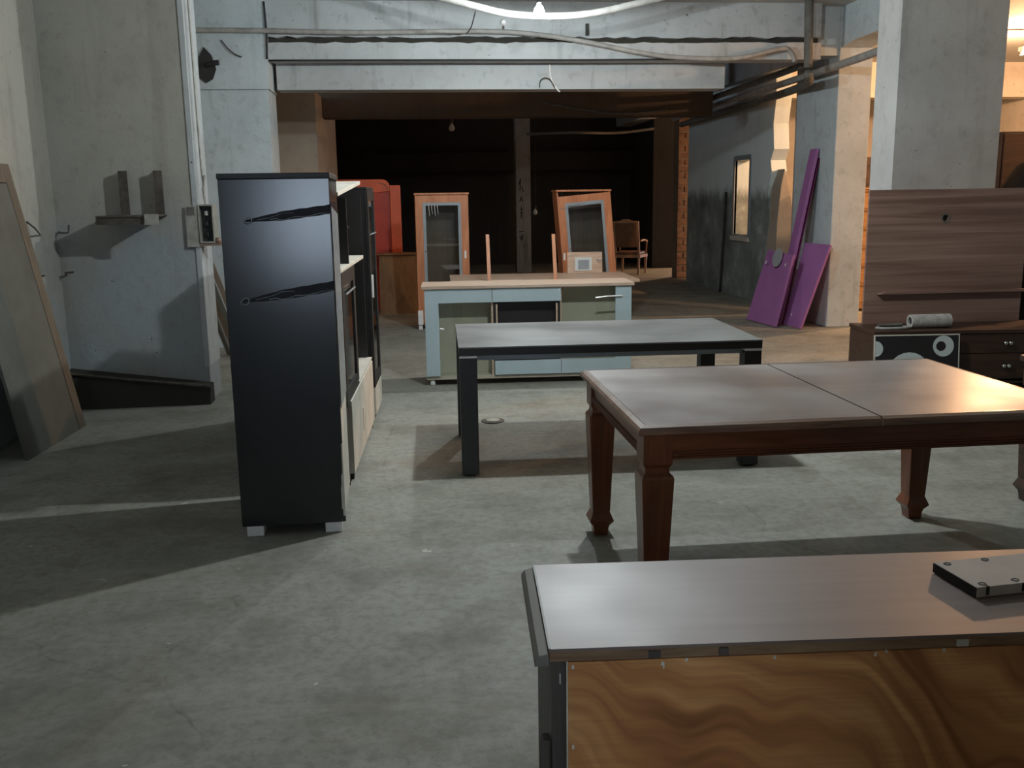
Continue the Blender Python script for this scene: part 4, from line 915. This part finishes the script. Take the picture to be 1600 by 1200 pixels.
# ---- dark things in the side hall, right edge and in the gap between the piers
t = thing('dark_wardrobe', 'dark brown wardrobe at the right edge beyond the broad pier', 'wardrobe', (5.80, 9.05, 0), 0.0)
bx(0, 0.9, 0, 0.5, 0.05, 2.15).build('carcass', 'walnut_dark', t, 0.004); bx(0.01, 0.445, -0.02, -0.001, 0.07, 2.13).build('door', 'walnut_dark', t, 0.003); bx(0.455, 0.89, -0.02, -0.001, 0.07, 2.13).build('door', 'walnut_dark', t, 0.003); bx(0.03, 0.87, 0.03, 0.47, 0, 0.0495).build('plinth', 'black', t)
def sack():
    t = thing('black_sack', 'black plastic sack piled behind the walnut panel at right', 'sack', (5.78, 8.45, 0), 0.0)
    rnd = random.Random(4); m = MB(); prof = [(0.30, 0.0), (0.36, 0.3), (0.33, 0.7), (0.30, 1.1), (0.34, 1.35), (0.30, 1.6), (0.19, 1.80), (0.08, 1.88), (0.01, 1.89)]
    n = 14; vs_ = []
    for r, z in prof:
        for i in range(n):
            a = 2 * PI * i / n; q = r * (1 + rnd.uniform(-0.08, 0.08)); vs_.append((q * math.cos(a), q * math.sin(a) * 0.8, z))
    fs = [tuple(range(n))[::-1], tuple(range((len(prof) - 1) * n, len(prof) * n))]
    for j in range(len(prof) - 1):
        for i in range(n): fs.append((j * n + i, j * n + (i + 1) % n, (j + 1) * n + (i + 1) % n, (j + 1) * n + i))
    m.add(vs_, fs).build('sack_body', 'sack', t, smooth=True)
sack()
t = thing('drawer_chest', 'tall honey pine chest of drawers in the gap beside the blue pier', 'chest', (5.42, 12.30, 0), 0.0)
bx(0, 0.95, 0.02, 0.5, 0.03, 1.62).build('carcass', 'honey', t, 0.004)
bx(-0.01, 0.96, -0.03, 0.5, 1.6205, 1.645).build('top_panel', 'honey', t, 0.003)
for k_ in range(6):
    z0 = 0.13 + k_ * 0.248
    d = bx(0.01, 0.94, 0.0, 0.019, z0, z0 + 0.225).build('drawer', 'honey', t, 0.002); bx(0.01, 0.94, -0.035, 0.0, z0 + 0.226, z0 + 0.242).build('lip', 'honey', t)
bx(0.02, 0.93, 0.05, 0.48, 0, 0.0295).build('plinth', 'black', t)
t = thing('dark_crate', 'dark brown crate standing on the pine chest of drawers', 'crate', (5.72, 12.40, 1.6455), 0.0)
bx(0, 0.5, 0, 0.32, 0, 0.40).build('crate_body', 'walnut_dark', t, 0.003); bx(0.02, 0.48, -0.012, -0.001, 0.05, 0.11).build('batten', 'walnut_dark', t); bx(0.02, 0.48, -0.012, -0.001, 0.29, 0.35).build('batten', 'walnut_dark', t)

# ---- leaning framed panel at far left
def leaning_panel():
    t = thing('framed_panel', 'large grey panel with a brown border leaning on the left wall', 'panel')
    bl, br, tr, tl = Vector((-2.455, 6.09, 0)), Vector((-2.408, 7.03, 0)), Vector((-2.705, 6.93, 1.86)), Vector((-2.715, 5.99, 1.86))
    def pt(u, v): return (bl.lerp(br, u)).lerp(tl.lerp(tr, u), v)
    def q(u0, u1, v0, v1, th, off=0.0):
        a, b, c, d = pt(u0, v0), pt(u1, v0), pt(u1, v1), pt(u0, v1); n = (b - a).cross(d - a).normalized()
        if n.x < 0: n = -n
        w = [p + n * off for p in (a, b, c, d)]; return MB().slab(w[0], w[3], w[2], w[1], th)
    q(0, 0.875, 0, 0.93, 0.02).build('panel', 'chip', t); q(0.88, 1.0, 0, 1.0, 0.026, 0.003).build('stile', 'chip_edge', t, 0.003); q(0, 0.879, 0.932, 1.0, 0.026, 0.003).build('rail', 'chip_edge', t, 0.003)
leaning_panel()

# ---- steel bracket on the left return wall
t = thing('wall_bracket', 'rusty steel shelf bracket with two uprights on the grey wall', 'bracket', (0, 7.8, 0))
m = MB(); m.box(-2.215, -2.20, -0.10, -0.0, 1.50, 1.83); m.box(-2.20, -2.150, -0.10, -0.088, 1.50, 1.83); m.build('upright', 'rusty', t)
m = MB(); m.box(-1.955, -1.94, -0.10, 0, 1.50, 1.83); m.box(-1.94, -1.89, -0.10, -0.088, 1.50, 1.83); m.build('upright', 'rusty', t)
m = MB(); m.box(-2.34, -1.90, -0.32, -0.0, 1.485, 1.497); m.box(-2.34, -2.33, -0.32, 0, 1.43, 1.485); m.build('shelf_plate', 'rusty', t)
bx(-1.985, -1.885, -0.332, -0.322, 1.425, 1.505).build('end_plate', 'pale_steel', t)
bx(-2.34, -2.0, -0.31, -0.295, 1.43, 1.484).build('angle_bar', 'rusty', t)
for lab, pts in (('bent wire hook on the side wall, upper one by the leaning panel', [(-2.74, 7.23, 1.47), (-2.69, 7.24, 1.42), (-2.66, 7.25, 1.37), (-2.70, 7.18, 1.365), (-2.74, 7.10, 1.365)]),
                 ('bent wire hook in the wall corner, upper right one', [(-2.72, 7.80, 1.375), (-2.68, 7.72, 1.37), (-2.62, 7.70, 1.372), (-2.615, 7.70, 1.40), (-2.612, 7.70, 1.43)]),
                 ('short iron peg on the side wall, lower one by the leaning panel', [(-2.74, 7.30, 1.075), (-2.68, 7.30, 1.075)]),
                 ('short iron peg in the wall corner, lower right one', [(-2.70, 7.80, 1.04), (-2.68, 7.72, 1.065), (-2.61, 7.70, 1.07)])):
    tag(MB().tube(pts, 0.007, 6).build('wall_hook', 'rusty'), lab, 'hook', 'hooks in the left corner')
# ---- open fuse box on the wall end, its open side towards the viewer
t = thing('fuse_box', 'small open electrical box on the pale wall end', 'electrical box', (-1.654, 7.76, 1.27))
m = MB(); m.box(0.0, 0.115, 0, 0.16, 0, 0.012); m.box(0.0, 0.115, 0, 0.16, 0.288, 0.30); m.box(0, 0.010, 0, 0.16, 0.012, 0.288); m.box(0.105, 0.115, 0, 0.16, 0.012, 0.288); m.box(0.010, 0.105, 0.15, 0.16, 0.012, 0.288)
m.build('case', 'pale_steel', t)
bx(0.014, 0.100, 0.06, 0.148, 0.016, 0.284).build('switchgear', 'cable', t)
for z in (0.07, 0.15, 0.23): MB().lathe([(0.016, 0), (0.016, 0.03), (0.01, 0.034)], (0.055, 0.045, z - 0.015)).build('fuse', 'holder' if z < 0.2 else 'dead_bulb', t)
bx(-0.100, -0.004, 0.010, 0.022, -0.03, 0.29).build('cover', 'pale_steel', t, 0.002)
bx(-0.085, -0.03, 0.004, 0.0095, 0.22, 0.28).build('faded_label', 'pipe_dark', t)
bx(0.00, 0.15, 0.01, 0.11, -0.022, -0.004).build('bottom_flap', 'edge_worn', t)
MB().lathe([(0.02, 0), (0.026, 0.02), (0.02, 0.045)], (0.135, 0.03, -0.003)).build('gland', 'edge_worn', t)
MB().tube([(0.05, 0.06, 0.301), (0.045, 0.05, 0.42), (0.06, 0.05, 0.52), (0.04, 0.06, 0.56), (0.03, 0.09, 1.9)], 0.010, 6, 3).build('feed_cable', 'pale_steel', t)
# ---- planks leaning in the passage
for k_, (lab, x, w, c) in enumerate((('palest of the planks leaning on the blue pier, frontmost', -1.62, 0.07, 'chip_edge'), ('second leaning plank from the front on the blue pier', -1.66, 0.06, 'chip'),
                                  ('third leaning plank from the front on the blue pier', -1.71, 0.09, 'chip_edge'), ('rearmost of the planks leaning on the blue pier', -1.75, 0.07, 'chip'))):
    w *= 0.75; y = 9.84 + 0.10 * k_; xb = -1.72 - 0.085 * k_; top = 1.40 - 0.12 * k_; tx = xb - 0.41 * top; yt = 10.40 + 0.06 * k_
    m = MB().hexa([(xb, y, 0), (xb + w, y, 0), (xb + w, y + 0.025, 0), (xb, y + 0.025, 0)], [(tx, yt, top), (tx + w, yt, top), (tx + w, yt + 0.025, top), (tx, yt + 0.025, top)])
    tag(m.build('plank', c), lab, 'plank', 'planks leaning in the passage')

# ================================================================== PIPES, CABLES, LAMPS
def pipe(name, lab, pts, r, mat, sm=6, cat='pipe', n=10, grp=None):
    return tag(MB().tube(pts, r, n, sm).build(name, mat, smooth=True), lab, cat, grp)
pipe('conduit', 'grey conduit along the front beam that sags to the right corner', [(-2.30, 10.60, 3.33), (-1.43, 10.60, 3.325), (-0.48, 10.60, 3.31), (0.32, 10.60, 3.322), (1.0, 10.60, 3.322), (1.48, 10.60, 3.285), (1.96, 10.60, 3.215), (2.52, 10.60, 3.11), (2.95, 10.60, 3.06), (3.6, 10.60, 3.05), (4.10, 10.62, 3.15), (4.24, 10.64, 3.13), (4.30, 10.65, 3.02)], 0.026, 'pipe')
pipe('conduit', 'pale flexible conduit looping below the lit bulb', [(-0.6, 9.3, 3.62), (0.05, 9.25, 3.46), (0.41, 9.2, 3.375), (0.67, 9.2, 3.312), (0.99, 9.2, 3.247), (1.41, 9.2, 3.232), (1.77, 9.2, 3.262), (2.2, 9.2, 3.352), (2.7, 9.25, 3.47), (3.4, 9.3, 3.62)], 0.032, 'pipe')
pipe('pipe', 'grey drain pipe dropping beside the right end of the beam', [(4.40, 10.56, 3.65), (4.41, 10.56, 3.3), (4.42, 10.56, 2.945)], 0.048, 'pipe_dark', 4)
pipe('pipe', 'pale pipe running lengthwise under the right girder', [(4.62, 8.75, 2.97), (4.72, 9.8, 2.965), (4.79, 11.9, 2.965), (4.80, 14.6, 2.955), (4.80, 17.4, 2.945)], 0.042, 'pipe')
pipe('pipe', 'grimy thick pipe beside the pale lengthwise pipe', [(4.425, 10.56, 2.885), (4.47, 10.66, 2.86), (4.66, 11.1, 2.855), (4.80, 11.8, 2.855), (4.88, 13.2, 2.85), (4.93, 14.6, 2.845), (4.95, 17.4, 2.84)], 0.050, 'pipe_dark')
pipe('pipe', 'grimy upper pipe along the right girder', [(4.64, 11.26, 3.06), (4.70, 12.6, 3.065), (4.74, 15.0, 3.06), (4.76, 17.4, 3.05)], 0.040, 'pipe_dark')
pipe('pipe', 'vertical pale pipe at the gap between pier and teal wall', [(4.985, 12.12, 3.14), (4.985, 12.12, 1.9), (4.985, 12.12, 0.0)], 0.045, 'pipe', 3)
pipe('pipe', 'thin dark pipe down the damp teal wall', [(5.06, 15.15, 1.62), (5.055, 15.2, 0.9), (5.05, 15.3, 0.0)], 0.020, 'cable', 4)
pipe('cable', 'grimy cable sagging in front of the brown beam', [(1.99, 14.48, 2.96), (2.5, 14.46, 2.87), (3.0, 14.45, 2.80), (3.5, 14.45, 2.80), (3.9, 14.48, 2.85)], 0.016, 'pipe_dark', 6, 'cable')
pipe('cable', 'dark cable along the top of the back room', [(2.5, 20.49, 2.89), (3.4, 20.1, 2.89), (4.4, 20.5, 2.90), (5.3, 20.82, 3.0)], 0.03, 'pipe_dark', 4, 'cable')
pipe('wire', 'thin black shadow line under the front beam edge', [(-1.43, 10.68, 3.040), (0.5, 10.685, 3.046), (2.0, 10.685, 3.046), (3.4, 10.68, 3.055)], 0.010, 'cable', 4, 'wire', 6)  # thin black tube stands in for the beam's shadow line
pipe('wire', 'loose hanging wire with a curled white end below the beam', [(1.60, 10.97, 3.04), (1.60, 10.96, 2.94), (1.62, 10.96, 2.86), (1.66, 10.96, 2.79), (1.71, 10.96, 2.74)], 0.009, 'white_plastic', 5, 'wire', 6)
pipe('wire', 'thin curled wire beside the loose hanging wire', [(1.65, 10.95, 2.79), (1.60, 10.95, 2.87), (1.54, 10.95, 2.89), (1.49, 10.95, 2.86), (1.48, 10.95, 2.79)], 0.006, 'cable', 5, 'wire', 6)
pipe('wire', 'short wire hanging from the flexible conduit to the beam', [(0.66, 9.26, 3.28), (0.64, 9.6, 3.20), (0.65, 10.56, 3.29)], 0.006, 'cable', 5, 'wire', 6)
pipe('wire', 'curled wire on the left capital', [(-1.90, 10.645, 3.24), (-1.84, 10.64, 3.16), (-1.77, 10.64, 3.10), (-1.70, 10.645, 3.07)], 0.006, 'cable', 5, 'wire', 6)
pipe('wire', 'thin dark crack line where the capital meets the beam', [(-1.44, 10.645, 3.62), (-1.43, 10.64, 3.3), (-1.44, 10.645, 3.05)], 0.010, 'cable', 4, 'wire', 6)  # dark tube stands in for the crack beside the capital
tag(bx(1.955, 1.985, 10.675, 10.715, 3.30, 3.42).build('cable_clip', 'cable'), 'short dark strap on the beam right of the bulb', 'strap')
t = thing('insulator', 'small white ceramic insulator on the beam left of the bulb', 'insulator', (1.06, 10.715, 3.43))
MB().lathe([(0.03, 0), (0.035, 0.015), (0.022, 0.03), (0.03, 0.045), (0.02, 0.06)], (0, 0, 0), 12).build('ceramic', 'white_plastic', t, rot=(PI / 2, 0, 0)); bx(-0.01, 0.01, -0.03, -0.01, -0.07, -0.034).build('clamp', 'rusty', t)
t = thing('pipe_stub', 'black stub pipe sticking out of a broken hole in the capital', 'pipe', (-2.06, 10.655, 2.97))
MB().prism([(-0.10, -0.10), (-0.02, -0.16), (0.05, -0.12), (0.09, -0.02), (0.05, 0.12), (-0.02, 0.20), (-0.08, 0.10)], -0.012, -0.001, 'y').build('hole_patch', 'cable', t)  # flat black patch stands in for the hole's dark inside
MB().tube([(0, -0.012, 0.02), (0.06, -0.10, 0.025), (0.14, -0.12, 0.03)], 0.028, 8, 3).build('stub', 'cable', t)

def hang_bulb(lab, loc, lit=True, drop=None):
    t = thing('light_bulb', lab, 'bulb', loc)
    x, y, z = 0, 0, 0
    o = MB().lathe([(0.016, -0.088), (0.034, -0.078), (0.046, -0.055), (0.046, -0.035), (0.034, -0.005), (0.018, 0.015), (0.015, 0.03)], (0, 0, 0), 16).build('bulb_glass', 'bulb' if lit else 'dead_bulb', t, smooth=True)
    MB().lathe([(0.018, 0.0305), (0.022, 0.04), (0.022, 0.085), (0.008, 0.10)], (0, 0, 0), 12).build('holder', 'holder', t)
    MB().tube([(0, 0, 0.10), (0.004, 0, (drop or (CEIL - loc[2])) * 0.6), (0, 0, (drop or (CEIL - loc[2])) - 0.002)], 0.004, 6, 3).build('flex', 'cable', t)
hang_bulb('lit bare bulb hanging in front of the beam', BULBS[1])
hang_bulb('lit bare bulb above the long dark table, out of frame overhead', BULBS[0])
hang_bulb('unlit bulb on a long flex right of the back room post', (2.46, 19.0, 1.33), False)
hang_bulb('unlit bulb hanging under the brown beam', (0.655, 14.7, 2.66), False, 0.104)
def tube_lamp(lab, loc, rz, vis=True):
    t = thing('tube_lamp', lab, 'lamp', loc, rz, 'warm tube lamps in the side hall')
    bx(-0.62, 0.62, -0.05, 0.05, 0.05, 0.10).build('fixture', 'white_plastic', t, 0.004)
    MB().tube([(-0.58, 0, 0.02), (0.58, 0, 0.02)], 0.018, 10).build('tube', 'tube', t)
    for x in (-0.6, 0.6): bx(x - 0.015, x + 0.015, -0.02, 0.02, 0.0, 0.0495).build('socket', 'white_plastic', t)
    for x in (-0.4, 0.4): MB().tube([(x, 0, 0.10), (x, 0, CEIL - loc[2] - 0.002)], 0.006, 6).build('hanger', 'cable', t)
tube_lamp('warm glowing tube lamp at the upper right corner', (8.62, 12.25, 3.32), 0.0)
tube_lamp('warm tube lamp beyond the back room', (7.6, 21.55, 2.80), 1.57)
tube_lamp('warm tube lamp in the side hall nearer the viewer, out of frame', (8.62, 8.95, 3.32), 0.0)
# cover plate in the floor, floor scraps
t = thing('floor_cover', 'small oval metal cover on the concrete beside the long dark table', 'cover', (0.54, 6.68, 0.0))
MB().lathe([(0.085, 0), (0.085, 0.006), (0.07, 0.009)], (0, 0, 0), 20).build('rim', 'rusty', t); MB().lathe([(0.05, 0.0092), (0.05, 0.012)], (0, 0, 0), 16).build('lid', 'pale_steel', t)
